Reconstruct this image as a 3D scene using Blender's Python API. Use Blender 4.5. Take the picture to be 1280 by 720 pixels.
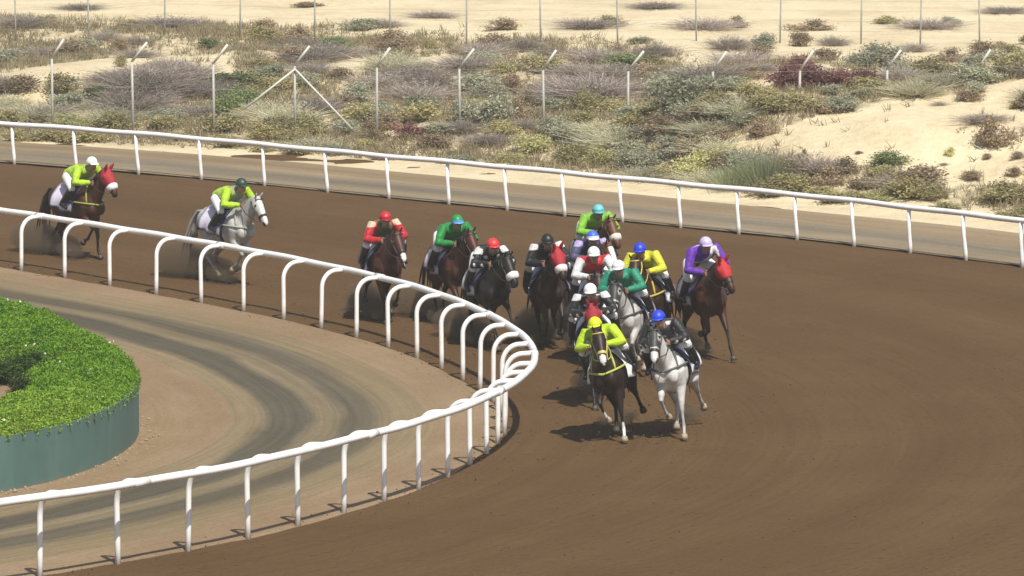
import bpy, math, random
import numpy as np
from mathutils import Vector, Matrix, Euler, noise

for _o in list(bpy.data.objects):
    bpy.data.objects.remove(_o)
SC = bpy.context.scene
COL = SC.collection
R = math.radians
rnd = random.Random(11)
rng = np.random.default_rng(11)

# ------------------------------------------------------------------ camera
CAM_H = 15.3
cd = bpy.data.cameras.new("camera")
cam = bpy.data.objects.new("camera", cd)
COL.objects.link(cam)
cam.location = (0, 0, CAM_H)
cam.rotation_euler = (R(90 - 7.004), 0, 0)
cd.sensor_width = 36
cd.lens = 36 * 7000 / 1280
cd.clip_start = 1
cd.clip_end = 5000
SC.camera = cam

# ------------------------------------------------------------------ sky, sun, exposure
SUN_EL, SUN_AZ = R(55.5), math.atan2(0.30, -0.73)
w = bpy.data.worlds.new("World")
SC.world = w
w.use_nodes = True
nt = w.node_tree
nt.nodes.clear()
sk = nt.nodes.new("ShaderNodeTexSky")
sk.sky_type = 'NISHITA'
sk.sun_disc = False
sk.sun_elevation = SUN_EL
sk.sun_rotation = SUN_AZ
sk.dust_density = 2.5
bg = nt.nodes.new("ShaderNodeBackground")
bg.inputs[1].default_value = 0.08
wo = nt.nodes.new("ShaderNodeOutputWorld")
nt.links.new(sk.outputs[0], bg.inputs[0])
nt.links.new(bg.outputs[0], wo.inputs[0])

sd = bpy.data.lights.new("sun", 'SUN')
sd.energy = 4.4
sd.angle = R(0.6)
sd.color = (1.0, 0.95, 0.86)
sun = bpy.data.objects.new("sun", sd)
COL.objects.link(sun)
sdir = Vector((math.sin(SUN_AZ) * math.cos(SUN_EL), math.cos(SUN_AZ) * math.cos(SUN_EL), math.sin(SUN_EL)))
sun.rotation_euler = sdir.to_track_quat('Z', 'Y').to_euler()
sun.location = (20, -20, 60)

SC.view_settings.view_transform = 'Standard'
SC.view_settings.look = 'None'
SC.view_settings.exposure = 0.30
SC.view_settings.gamma = 1
SC.view_settings.use_curve_mapping = False
SC.render.engine = 'CYCLES'
SC.cycles.max_bounces = 6
SC.cycles.volume_bounces = 0
SC.cycles.volume_max_steps = 64

# ------------------------------------------------------------------ helpers
def link(o, parent=None):
    COL.objects.link(o)
    if parent is not None:
        o.parent = parent
    return o

def tag(o, label=None, cat=None, group=None, kind=None):
    if label: o["label"] = label
    if cat: o["category"] = cat
    if group: o["group"] = group
    if kind: o["kind"] = kind
    return o

def empty(name, loc=(0, 0, 0), rz=0.0):
    o = bpy.data.objects.new(name, None)
    o.empty_display_size = 0.3
    o.location = loc
    o.rotation_euler = (0, 0, rz)
    return link(o)

def mesh_from(name, verts, faces, smooth=False):
    me = bpy.data.meshes.new(name)
    me.from_pydata([tuple(v) for v in verts], [], [tuple(int(i) for i in f) for f in faces])
    if smooth:
        me.polygons.foreach_set("use_smooth", [True] * len(me.polygons))
    me.update()
    return me

def obj(name, me, mat=None, parent=None):
    o = bpy.data.objects.new(name, me)
    if mat is not None and not me.materials:
        me.materials.append(mat)
    return link(o, parent)

def quads_mesh(name, V):
    """V: (n,4,3) array of loose quads."""
    n = len(V)
    me = bpy.data.meshes.new(name)
    me.vertices.add(n * 4)
    me.loops.add(n * 4)
    me.polygons.add(n)
    me.vertices.foreach_set("co", np.ascontiguousarray(V, np.float32).ravel())
    me.loops.foreach_set("vertex_index", np.arange(n * 4, dtype=np.int32))
    me.polygons.foreach_set("loop_start", np.arange(0, n * 4, 4, dtype=np.int32))
    me.update(calc_edges=True)
    return me

class MB:
    def __init__(self):
        self.v = []
        self.f = []
    def loft(self, rings, cap=True):
        n = len(rings[0])
        b = len(self.v)
        for r in rings:
            self.v.extend([tuple(p) for p in r])
        for i in range(len(rings) - 1):
            for k in range(n):
                a, c = b + i * n + k, b + i * n + (k + 1) % n
                self.f.append((a, c, c + n, a + n))
        if cap:
            self.f.append(tuple(b + k for k in reversed(range(n))))
            self.f.append(tuple(b + (len(rings) - 1) * n + k for k in range(n)))
    def tube(self, pts, radii, n=8, flat=1.0, cap=True):
        pts = [Vector(p) for p in pts]
        if not hasattr(radii, '__len__'):
            radii = [radii] * len(pts)
        rings = []
        prev = None
        for i, p in enumerate(pts):
            t = (pts[min(i + 1, len(pts) - 1)] - pts[max(i - 1, 0)])
            t = t.normalized() if t.length > 1e-9 else Vector((0, 0, 1))
            if prev is None:
                up = Vector((0, 1, 0)) if abs(t.y) < 0.8 else Vector((1, 0, 0))
            else:
                up = prev
            side = (up - t * up.dot(t)).normalized()
            prev = side
            oth = t.cross(side)
            rings.append([p + side * (radii[i] * flat * math.cos(2 * math.pi * k / n)) + oth * (radii[i] * math.sin(2 * math.pi * k / n)) for k in range(n)])
        self.loft(rings, cap)
    def ball(self, c, r, n=10, m=7):
        c = Vector(c)
        if not hasattr(r, '__len__'):
            r = (r, r, r)
        rings = []
        for i in range(m + 1):
            th = math.pi * (0.02 + 0.96 * i / m)
            rings.append([(c.x + r[0] * math.sin(th) * math.cos(2 * math.pi * k / n), c.y + r[1] * math.sin(th) * math.sin(2 * math.pi * k / n), c.z - r[2] * math.cos(th)) for k in range(n)])
        self.loft(rings)
    def box(self, lo, hi):
        b = len(self.v)
        for z in (lo[2], hi[2]):
            for (x, y) in ((lo[0], lo[1]), (hi[0], lo[1]), (hi[0], hi[1]), (lo[0], hi[1])):
                self.v.append((x, y, z))
        self.f += [tuple(b + i for i in q) for q in ((3, 2, 1, 0), (4, 5, 6, 7), (0, 1, 5, 4), (1, 2, 6, 5), (2, 3, 7, 6), (3, 0, 4, 7))]
    def mesh(self, name, smooth=True):
        return mesh_from(name, self.v, self.f, smooth)

def catmull(P, step=0.25):
    P = [np.array(p, float) for p in P]
    P = [2 * P[0] - P[1]] + P + [2 * P[-1] - P[-2]]
    out = []
    for i in range(1, len(P) - 2):
        n = max(2, int(np.linalg.norm(P[i + 1] - P[i]) / step))
        for k in range(n):
            t = k / n
            out.append(0.5 * ((2 * P[i]) + (-P[i - 1] + P[i + 1]) * t + (2 * P[i - 1] - 5 * P[i] + 4 * P[i + 1] - P[i + 2]) * t * t + (-P[i - 1] + 3 * P[i] - 3 * P[i + 1] + P[i + 2]) * t ** 3))
    out.append(P[-2])
    return np.array(out)

def sstep(a, b, x):
    t = np.clip((x - a) / (b - a), 0, 1)
    return t * t * (3 - 2 * t)

# ------------------------------------------------------------------ materials
def mat(name):
    m = bpy.data.materials.new(name)
    m.use_nodes = True
    n = m.node_tree.nodes
    return m, n, m.node_tree.links, n["Principled BSDF"]

def ramp(n, stops, interp='LINEAR'):
    r = n.new("ShaderNodeValToRGB")
    r.color_ramp.interpolation = interp
    e = r.color_ramp.elements
    while len(e) < len(stops):
        e.new(0.5)
    for el, (p, c) in zip(e, stops):
        el.position = p
        el.color = (*c, 1)
    return r

def nz(n, l, vec, scale, detail=4, rough=0.55, dist=0.0):
    t = n.new("ShaderNodeTexNoise")
    t.inputs["Scale"].default_value = scale
    t.inputs["Detail"].default_value = detail
    t.inputs["Roughness"].default_value = rough
    t.inputs["Distortion"].default_value = dist
    if vec is not None:
        l.new(vec, t.inputs["Vector"])
    return t

def mapping(n, l, vec, scale):
    mp = n.new("ShaderNodeMapping")
    mp.inputs["Scale"].default_value = scale
    l.new(vec, mp.inputs["Vector"])
    return mp.outputs[0]

def mixc(n, l, fac, a, b, mode='MIX'):
    m = n.new("ShaderNodeMix")
    m.data_type = 'RGBA'
    m.blend_type = mode
    for s, v in ((0, fac), (6, a), (7, b)):
        if isinstance(v, (int, float)):
            m.inputs[s].default_value = v
        elif isinstance(v, tuple):
            m.inputs[s].default_value = (*v, 1)
        else:
            l.new(v, m.inputs[s])
    return m.outputs[2]

def bump(n, l, h, strength, dist, bsdf, prev=None):
    b = n.new("ShaderNodeBump")
    b.inputs["Strength"].default_value = strength
    b.inputs["Distance"].default_value = dist
    l.new(h, b.inputs["Height"])
    if prev is not None:
        l.new(prev, b.inputs["Normal"])
    l.new(b.outputs[0], bsdf.inputs["Normal"])
    return b.outputs[0]

def simple(name, col, rough=0.6, var=0.12, scale=6.0, metal=0.0, spec=0.5):
    m, n, l, b = mat(name)
    tc = n.new("ShaderNodeTexCoord")
    t = nz(n, l, tc.outputs["Object"], scale, 4)
    r = ramp(n, [(0.3, tuple(c * (1 - var) for c in col)), (0.7, tuple(min(1, c * (1 + var)) for c in col))])
    l.new(t.outputs[0], r.inputs[0])
    l.new(r.outputs[0], b.inputs["Base Color"])
    b.inputs["Roughness"].default_value = rough
    b.inputs["Metallic"].default_value = metal
    b.inputs["Specular IOR Level"].default_value = spec
    return m

def attr_mat(name, rough=0.6, sheen=0.0, bscale=40.0, bstr=0.15, spec=0.3, var=0.2):
    """Cloth or coat whose own pattern is stored per vertex in 'Col'."""
    m, n, l, b = mat(name)
    a = n.new("ShaderNodeAttribute")
    a.attribute_name = "Col"
    tc = n.new("ShaderNodeTexCoord")
    t = nz(n, l, tc.outputs["Object"], 9, 5)
    r = ramp(n, [(0.3, (1 - var,) * 3), (0.7, (1.0,) * 3)])
    l.new(t.outputs[0], r.inputs[0])
    l.new(mixc(n, l, 1.0, a.outputs["Color"], r.outputs[0], 'MULTIPLY'), b.inputs["Base Color"])
    b.inputs["Roughness"].default_value = rough
    b.inputs["Specular IOR Level"].default_value = spec
    b.inputs["Sheen Weight"].default_value = sheen
    t2 = nz(n, l, tc.outputs["Object"], bscale, 3)
    bump(n, l, t2.outputs[0], bstr, 0.02, b)
    return m

def leaf_mat(name, cols, trans=0.35, rough=0.6):
    m, n, l, b = mat(name)
    g = n.new("ShaderNodeNewGeometry")
    oi = n.new("ShaderNodeObjectInfo")
    r = ramp(n, [(i / max(1, len(cols) - 1), c) for i, c in enumerate(cols)])
    l.new(g.outputs["Random Per Island"], r.inputs[0])
    hv = n.new("ShaderNodeHueSaturation")
    ma = n.new("ShaderNodeMath"); ma.operation = 'MULTIPLY_ADD'
    ma.inputs[1].default_value = 0.5; ma.inputs[2].default_value = 0.75
    l.new(oi.outputs["Random"], ma.inputs[0])
    l.new(ma.outputs[0], hv.inputs["Value"])
    l.new(r.outputs[0], hv.inputs["Color"])
    l.new(hv.outputs[0], b.inputs["Base Color"])
    b.inputs["Roughness"].default_value = rough
    b.inputs["Specular IOR Level"].default_value = 0.25
    tr = n.new("ShaderNodeBsdfTranslucent")
    l.new(hv.outputs[0], tr.inputs[0])
    mx = n.new("ShaderNodeMixShader")
    mx.inputs[0].default_value = trans
    l.new(b.outputs[0], mx.inputs[1])
    l.new(tr.outputs[0], mx.inputs[2])
    l.new(mx.outputs[0], n["Material Output"].inputs[0])
    return m

def dirt_mat(name, c_lo, c_mid, c_hi, streak=(0.05, 1.2), streak_w=0.5, lines=None, bscale=9.0, bstr=0.5, pits=0.0, scrape=0.10):
    """Raked dirt: UV is (metres along, metres across)."""
    m, n, l, b = mat(name)
    uv = n.new("ShaderNodeUVMap").outputs[0]
    tc = n.new("ShaderNodeTexCoord").outputs["Object"]
    s1 = nz(n, l, mapping(n, l, uv, (streak[0], streak[1], 1)), 1.0, 5, 0.6, 0.4)
    s2 = nz(n, l, mapping(n, l, uv, (streak[0] * 3, streak[1] * 5, 1)), 1.0, 4, 0.6, 0.2)
    p = nz(n, l, tc, 0.33, 6, 0.6)
    f = nz(n, l, tc, 7.0, 6, 0.7)
    add = n.new("ShaderNodeMath"); add.operation = 'MULTIPLY_ADD'
    add.inputs[1].default_value = streak_w
    l.new(s1.outputs[0], add.inputs[0])
    add2 = n.new("ShaderNodeMath"); add2.operation = 'MULTIPLY_ADD'
    add2.inputs[1].default_value = (1 - streak_w) * 0.55
    l.new(p.outputs[0], add2.inputs[0]); l.new(add.outputs[0], add2.inputs[2])
    add3 = n.new("ShaderNodeMath"); add3.operation = 'MULTIPLY_ADD'
    add3.inputs[1].default_value = (1 - streak_w) * 0.25
    l.new(s2.outputs[0], add3.inputs[0]); l.new(add2.outputs[0], add3.inputs[2])
    add.inputs[2].default_value = 0.0
    add4 = n.new("ShaderNodeMath"); add4.operation = 'MULTIPLY_ADD'
    add4.inputs[1].default_value = (1 - streak_w) * 0.3
    l.new(f.outputs[0], add4.inputs[0]); l.new(add3.outputs[0], add4.inputs[2])
    r = ramp(n, [(0.36, c_lo), (0.52, c_mid), (0.68, c_hi)])
    l.new(add4.outputs[0], r.inputs[0])
    col = r.outputs[0]
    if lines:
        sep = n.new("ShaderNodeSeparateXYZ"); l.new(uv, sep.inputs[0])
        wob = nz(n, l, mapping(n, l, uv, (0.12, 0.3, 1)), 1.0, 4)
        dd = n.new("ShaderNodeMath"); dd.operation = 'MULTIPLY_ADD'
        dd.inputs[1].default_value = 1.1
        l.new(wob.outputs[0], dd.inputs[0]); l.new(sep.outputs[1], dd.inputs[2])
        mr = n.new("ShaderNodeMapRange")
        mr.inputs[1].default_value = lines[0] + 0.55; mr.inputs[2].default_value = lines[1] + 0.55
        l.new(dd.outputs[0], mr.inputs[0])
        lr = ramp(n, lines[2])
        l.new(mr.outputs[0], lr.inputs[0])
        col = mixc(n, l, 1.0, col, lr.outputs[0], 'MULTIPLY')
    # fine grit and thin scrape lines along the direction of travel
    gr = nz(n, l, tc, 13.0, 8, 0.75)
    g1 = ramp(n, [(0.36, (0.85, 0.85, 0.85)), (0.5, (1.0, 1.0, 1.0)), (0.66, (1.09, 1.085, 1.08))]); l.new(gr.outputs[0], g1.inputs[0])
    col = mixc(n, l, 1.0, col, g1.outputs[0], 'MULTIPLY')
    fl = nz(n, l, mapping(n, l, uv, (0.09, 9.0, 1)), 1.0, 5, 0.6, 0.15)
    f1 = ramp(n, [(0.36, (1 - scrape,) * 3), (0.5, (1.0, 1.0, 1.0)), (0.64, (1 + scrape * 0.6,) * 3)]); l.new(fl.outputs[0], f1.inputs[0])
    col = mixc(n, l, 1.0, col, f1.outputs[0], 'MULTIPLY')
    l.new(col, b.inputs["Base Color"])
    b.inputs["Roughness"].default_value = 0.95
    b.inputs["Specular IOR Level"].default_value = 0.1
    h = nz(n, l, tc, bscale, 6, 0.65)
    nb = bump(n, l, h.outputs[0], bstr, 0.10, b)
    h2 = nz(n, l, mapping(n, l, uv, (0.25, 9, 1)), 1.0, 3)
    nb = bump(n, l, h2.outputs[0], 0.35, 0.03, b, nb)
    if pits:
        v = n.new("ShaderNodeTexVoronoi"); v.inputs["Scale"].default_value = 3.2
        l.new(tc, v.inputs["Vector"])
        pr = ramp(n, [(0.0, (0, 0, 0)), (0.28, (1, 1, 1))])
        l.new(v.outputs["Distance"], pr.inputs[0])
        bump(n, l, pr.outputs[0], pits, 0.06, b, nb)
    return m

M = {}
M['track'] = dirt_mat("track_dirt", (0.085, 0.049, 0.021), (0.104, 0.0605, 0.0265), (0.128, 0.077, 0.036), streak=(0.03, 0.35), streak_w=0.45, pits=0.5, bstr=0.6, scrape=0.07)
M['service'] = dirt_mat("service_road", (0.165, 0.130, 0.078), (0.208, 0.165, 0.101), (0.255, 0.205, 0.132), streak=(0.05, 1.0), streak_w=0.55, bstr=0.3, scrape=0.13,
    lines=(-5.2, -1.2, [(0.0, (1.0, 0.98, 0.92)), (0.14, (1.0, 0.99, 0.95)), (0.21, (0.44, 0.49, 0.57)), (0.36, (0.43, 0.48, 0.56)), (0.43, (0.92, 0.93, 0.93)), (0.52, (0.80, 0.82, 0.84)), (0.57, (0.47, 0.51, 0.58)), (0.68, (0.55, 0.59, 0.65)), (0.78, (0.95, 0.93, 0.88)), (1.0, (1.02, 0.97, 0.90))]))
M['infield'] = dirt_mat("infield_sand", (0.20, 0.137, 0.078), (0.243, 0.171, 0.102), (0.30, 0.222, 0.142), streak=(0.1, 0.6), streak_w=0.35, bstr=0.5, scrape=0.03)
M['outer_road'] = dirt_mat("outer_road", (0.20, 0.162, 0.108), (0.26, 0.212, 0.146), (0.325, 0.27, 0.19), streak=(0.04, 0.9), streak_w=0.6, bstr=0.3,
    lines=(0.0, 4.8, [(0.0, (0.85, 0.82, 0.77)), (0.15, (0.95, 0.93, 0.9)), (0.35, (0.68, 0.70, 0.73)), (0.5, (0.72, 0.74, 0.78)), (0.62, (1.0, 0.92, 0.82)), (0.8, (0.9, 0.83, 0.73)), (1.0, (1.0, 0.95, 0.85))]))

def desert_mat():
    m, n, l, b = mat("desert_sand")
    tc = n.new("ShaderNodeTexCoord").outputs["Object"]
    p = nz(n, l, tc, 0.35, 6, 0.6, 0.3)
    f = nz(n, l, tc, 3.0, 6, 0.7)
    ad = n.new("ShaderNodeMath"); ad.operation = 'MULTIPLY_ADD'; ad.inputs[1].default_value = 0.45
    l.new(f.outputs[0], ad.inputs[0])
    m2 = n.new("ShaderNodeMath"); m2.operation = 'MULTIPLY'; m2.inputs[1].default_value = 0.55
    l.new(p.outputs[0], m2.inputs[0]); l.new(m2.outputs[0], ad.inputs[2])
    r = ramp(n, [(0.36, (0.49, 0.40, 0.25)), (0.5, (0.60, 0.51, 0.335)), (0.64, (0.67, 0.585, 0.40))])
    l.new(ad.outputs[0], r.inputs[0])
    # litter of dry plant matter where the scrub grows (vertex attribute)
    a = n.new("ShaderNodeAttribute"); a.attribute_name = "litter"
    lf = nz(n, l, tc, 2.2, 8, 0.75)
    lr = ramp(n, [(0.42, (0, 0, 0)), (0.56, (1, 1, 1))]); l.new(lf.outputs[0], lr.inputs[0])
    mm = n.new("ShaderNodeMath"); mm.operation = 'MULTIPLY'
    l.new(lr.outputs[0], mm.inputs[0]); l.new(a.outputs["Fac"], mm.inputs[1])
    col = mixc(n, l, mm.outputs[0], r.outputs[0], (0.34, 0.285, 0.185))
    l.new(col, b.inputs["Base Color"])
    b.inputs["Roughness"].default_value = 0.95
    b.inputs["Specular IOR Level"].default_value = 0.1
    h = nz(n, l, tc, 2.5, 8, 0.65)
    nb = bump(n, l, h.outputs[0], 0.6, 0.15, b)
    h2 = nz(n, l, mapping(n, l, tc, (9, 3.5, 1)), 1.0, 4, 0.6, 0.5)
    bump(n, l, h2.outputs[0], 0.35, 0.05, b, nb)
    return m
M['desert'] = desert_mat()

# ------------------------------------------------------------------ curves of the course
INNER = [(-17.9, 136.2), (-14.6, 132.0), (-12.4, 129.25), (-11.28, 127.85), (-10.17, 126.44), (-9.04, 124.97), (-7.9, 123.46), (-6.82, 121.97), (-5.82, 120.51), (-4.89, 119.07), (-4.04, 117.62), (-3.25, 116.13), (-2.55, 114.59), (-1.93, 112.98), (-1.41, 111.33), (-0.97, 109.71), (-0.62, 108.16), (-0.36, 106.7), (-0.19, 105.26), (-0.12, 103.85), (-0.14, 102.51), (-0.26, 101.25), (-0.46, 100.01), (-0.75, 98.73), (-1.13, 97.4), (-1.62, 96.06), (-2.19, 94.76), (-2.84, 93.48), (-3.57, 92.19), (-4.34, 90.88), (-5.25, 89.6), (-6.3, 88.35), (-7.45, 87.15), (-8.7, 86.0), (-10.0, 84.95), (-11.4, 84.0), (-12.9, 83.2)]
INNER_POSTS = INNER[2:]
INNER = [(-17.9 - 3.3 * q, 136.2 + 4.2 * q) for q in range(14, 0, -1)] + INNER + [(-12.9 - 1.7 * q, 83.2 - 0.75 * q) for q in range(1, 26)]
OUTER = [(-13.6, 152.33), (-11.81, 151.06), (-10.03, 149.69), (-8.26, 148.18), (-6.51, 146.58), (-4.8, 144.97), (-3.17, 143.47), (-1.61, 142.07), (-0.12, 140.71), (1.32, 139.33), (2.74, 137.96), (4.14, 136.65), (5.52, 135.38), (6.87, 134.09), (8.16, 132.71), (9.4, 131.27), (10.6, 129.84), (11.79, 128.48)]
OUTER_POSTS = [(-17.3, 154.6), (-15.4, 153.5)] + OUTER + [(12.95, 127.1), (14.1, 125.7), (15.2, 124.25)]
OUTER = [(-17.3 - 1.9 * q, 154.6 + 1.1 * q) for q in range(26, 0, -1)] + OUTER_POSTS + [(15.2 + 1.1 * q, 124.25 - 1.6 * q) for q in range(1, 30)]

def curve_frame(P, step):
    c = catmull(P, step)
    t = np.gradient(c, axis=0)
    for _ in range(6):
        t[1:-1] = (t[:-2] + 2 * t[1:-1] + t[2:]) / 4
    t /= np.linalg.norm(t, axis=1)[:, None]
    s = np.r_[0, np.cumsum(np.linalg.norm(np.diff(c, axis=0), axis=1))]
    return c, t, np.stack([-t[:, 1], t[:, 0]], -1), s          # left-hand normal

IC, IT, IN_, IS = curve_frame(INNER, 0.35)      # left normal of a rail run right-and-down points to the track
OC, OT, ON, OS = curve_frame(OUTER, 0.35)       # left normal points away from the track, to the dunes

def strip(name, C, N, S, offs, z, material, zfun=None):
    n, k = len(C), len(offs)
    V = np.zeros((n, k, 3))
    for j, d in enumerate(offs):
        V[:, j, :2] = C + N * d
        V[:, j, 2] = z if zfun is None else z + zfun(C + N * d, d)
    F = [(i * k + j, (i + 1) * k + j, (i + 1) * k + j + 1, i * k + j + 1) for i in range(n - 1) for j in range(k - 1)]
    me = mesh_from(name, V.reshape(-1, 3), F, True)
    uvl = me.uv_layers.new(name="UVMap")
    uv = np.zeros((n, k, 2))
    uv[..., 0] = S[:, None]
    uv[..., 1] = np.array(offs)[None, :]
    uv = uv.reshape(-1, 2)
    li = np.zeros(len(me.loops), np.int32)
    me.loops.foreach_get("vertex_index", li)
    uvl.data.foreach_set("uv", uv[li].ravel())
    if me.polygons[0].normal.z < 0:
        me.flip_normals()
    return tag(obj(name, me, material), kind="structure")

# ------------------------------------------------------------------ desert ground
VEG_X = np.array([-60, -14.6, -7.1, 0.0, 6.9, 12.0, 40])
VEG_Y = np.array([185, 158.5, 155.2, 150.3, 143.6, 139.4, 112])
def veg_line(x):
    return np.interp(x, VEG_X, VEG_Y)

def fbm(x, y, sc, seed=0.0, octv=3):
    x = np.asarray(x, float); y = np.asarray(y, float)
    out = np.zeros(x.shape)
    a = 1.0
    for o in range(octv):
        q = 2 ** o / sc
        out += a * (np.sin(x * q * 1.7 + 1.3 * np.sin(y * q * 1.1 + seed + o) + seed) * np.cos(y * q * 1.5 + 1.1 * np.sin(x * q * 0.9 + 2 * seed) + o))
        a *= 0.5
    return out / 1.75

def ground_h(x, y):
    x = np.asarray(x, float); y = np.asarray(y, float)
    t = y - veg_line(x)
    inside = sstep(-9.0, -2.0, t)
    h = -0.05 + 0.05 * inside
    h = h + 0.42 * sstep(0.5, 8, t) + 0.95 * sstep(9, 26, t)
    h = h + 0.34 * fbm(x, y, 5.5, 0.7) * sstep(3, 9, t) * (1 - 0.75 * sstep(24, 34, t))
    h = h + 0.10 * fbm(x, y, 1.9, 2.1) * sstep(1, 5, t) * (1 - 0.6 * sstep(24, 34, t))
    # pale dune at the right, in front of the wire fence
    cy = 151.5 - 0.15 * (x - 9)
    dune = sstep(4.2, 9.2, x + 0.35 * (y - 146)) * sstep(139.6, 151.5, y + 0.15 * np.clip(x - 9, -5, 30)) * (1 - sstep(152.0, 160.0, y))
    h = h + 1.55 * dune * (1 + 0.12 * fbm(x, y, 2.6, 4.4))
    # sand bank behind the fence at the left
    bank = np.exp(-((x + 13.5) / 5.5) ** 2) * sstep(162, 169, y) * (1 - sstep(170, 178, y))
    h = h + 0.75 * bank
    return h

def axis(lo, a, b, hi, fine, grow=1.35):
    v = list(np.arange(a, b + 1e-6, fine))
    st = fine
    while v[-1] < hi:
        st *= grow; v.append(v[-1] + st)
    st = fine
    while v[0] > lo:
        st *= grow; v.insert(0, v[0] - st)
    return np.array(v)

gx = axis(-2500, -19, 19, 2500, 0.28)
gy = axis(-1500, 138, 206, 4000, 0.28)
GX, GY = np.meshgrid(gx, gy)
GZ = ground_h(GX, GY)
nx, ny = len(gx), len(gy)
idx = np.arange(nx * ny).reshape(ny, nx)
F = np.stack([idx[:-1, :-1], idx[:-1, 1:], idx[1:, 1:], idx[1:, :-1]], -1).reshape(-1, 4)
me = bpy.data.meshes.new("desert_ground")
me.vertices.add(nx * ny)
me.vertices.foreach_set("co", np.stack([GX, GY, GZ], -1).astype(np.float32).ravel())
me.loops.add(len(F) * 4)
me.polygons.add(len(F))
me.loops.foreach_set("vertex_index", F.astype(np.int32).ravel())
me.polygons.foreach_set("loop_start", np.arange(0, len(F) * 4, 4, dtype=np.int32))
me.polygons.foreach_set("use_smooth", np.ones(len(F), bool))
me.update(calc_edges=True)
SAND = [(-14.0, 167.9, 1.8, 4.3), (-12.5, 170.6, 1.7, 4.4), (-14.9, 167.5, 0.8, 2.2), (-9.0, 170.5, 0.5, 4.7), (-10.6, 173.5, 1.5, 3.6), (-7.3, 173.7, 0.4, 1.5), (-4.9, 171.8, 0.7, 2.5), (-2.1, 172.2, 0.9, 1.2), (-1.9, 168.4, 0.4, 2.0), (5.6, 176.3, 1.0, 3.1), (5.5, 167.3, 0.4, 4.3), (6.2, 172.3, 0.5, 4.3), (1.5, 170.9, 0.5, 0.9), (2.0, 175.7, 0.3, 1.1), (-5.0, 167.4, 0.2, 1.7), (7.3, 164.4, 0.4, 6.6), (0.5, 173.3, 0.4, 1.3)]
DUNE = [(5.1, 148.6), (6.6, 148.8), (9.0, 149.6), (10.1, 150.4), (13.9, 151.5), (30, 151), (30, 136), (13.3, 142.2), (11.1, 142.6), (10.4, 144.3), (7.7, 145.3), (7.4, 146.6), (6.6, 147.8), (5.9, 148.0)]

def in_poly(x, y, poly):
    c = np.zeros(np.shape(x), bool)
    for i in range(len(poly)):
        x1, y1 = poly[i]; x2, y2 = poly[i - 1]
        if y1 == y2:
            continue
        c ^= ((y1 > y) != (y2 > y)) & (x < (x2 - x1) * (y - y1) / (y2 - y1) + x1)
    return c

def scrubby(x, y):
    """How densely scrub covers the sand here, 0..1."""
    t = y - veg_line(x)
    s = sstep(0.4, 1.8, t) * (1 - sstep(24, 31, t - 3.0 * fbm(x, y, 3, 5)))
    for (a, b, c, d) in SAND:
        s = s * sstep(0.6, 1.3, np.sqrt(((x - a) / c) ** 2 + ((y - b) / d) ** 2))
    return np.where(in_poly(x, y, DUNE), 0.03, s)

lit = me.attributes.new("litter", 'FLOAT', 'POINT')
lit.data.foreach_set("value", scrubby(GX, GY).astype(np.float32).ravel())
tag(obj("desert_ground", me, M['desert']), kind="structure")

def track_h(P, d):
    return 0.012 * fbm(P[:, 0], P[:, 1], 0.9, 1.0) + 0.02 * fbm(P[:, 0], P[:, 1], 4.0, 3.0) - 0.012
strip("track", IC, IN_, IS, [-0.35, 0.0, 0.35] + list(np.arange(0.7, 30, 0.35)) + [32, 36, 42, 50], 0.0, M['track'], track_h)
strip("infield_ground", IC, IN_, IS, list(np.arange(-12.5, -0.5, 0.4)) + [-0.35, -0.12, 0.05], 0.012, M['infield'],
      lambda P, d: 0.012 * fbm(P[:, 0], P[:, 1], 1.1, 2.0) - (0.045 if d > 0.0 else 0))
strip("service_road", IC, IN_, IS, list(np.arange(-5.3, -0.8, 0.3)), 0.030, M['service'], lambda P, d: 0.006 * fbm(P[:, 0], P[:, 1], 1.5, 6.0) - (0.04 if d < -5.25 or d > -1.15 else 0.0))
strip("outer_road", OC, ON, OS, [0.05] + list(np.arange(0.4, 4.9, 0.4)), 0.03, M['outer_road'], lambda P, d: 0.008 * fbm(P[:, 0], P[:, 1], 1.5, 6.0))

# ------------------------------------------------------------------ white rails
def white_paint(name):
    m, n, l, b = mat(name)
    tc = n.new("ShaderNodeTexCoord").outputs["Object"]
    t = nz(n, l, tc, 3.0, 6, 0.7)
    r = ramp(n, [(0.3, (0.74, 0.73, 0.70)), (0.5, (0.84, 0.835, 0.82)), (0.7, (0.87, 0.87, 0.86))])
    l.new(t.outputs[0], r.inputs[0])
    sep = n.new("ShaderNodeSeparateXYZ"); l.new(tc, sep.inputs[0])
    d = nz(n, l, tc, 14, 4)
    a = n.new("ShaderNodeMath"); a.operation = 'MULTIPLY_ADD'; a.inputs[1].default_value = 0.22
    l.new(d.outputs[0], a.inputs[0]); l.new(sep.outputs[2], a.inputs[2])
    mr = ramp(n, [(0.09, (1, 1, 1)), (0.26, (0, 0, 0))]); l.new(a.outputs[0], mr.inputs[0])
    m2 = n.new("ShaderNodeMath"); m2.operation = 'MULTIPLY'; m2.inputs[1].default_value = 0.6
    l.new(mr.outputs[0], m2.inputs[0])
    l.new(mixc(n, l, m2.outputs[0], r.outputs[0], (0.34, 0.26, 0.17)), b.inputs["Base Color"])
    b.inputs["Roughness"].default_value = 0.38
    return m
M['white'] = white_paint("white_rail_plastic")
M['joint'] = simple("rail_sleeve", (0.74, 0.735, 0.715), 0.45, 0.06)

def post_dir(P, i):
    a = np.array(P[max(i - 1, 0)]); b = np.array(P[min(i + 1, len(P) - 1)])
    t = b - a
    t /= np.linalg.norm(t)
    return t

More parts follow.
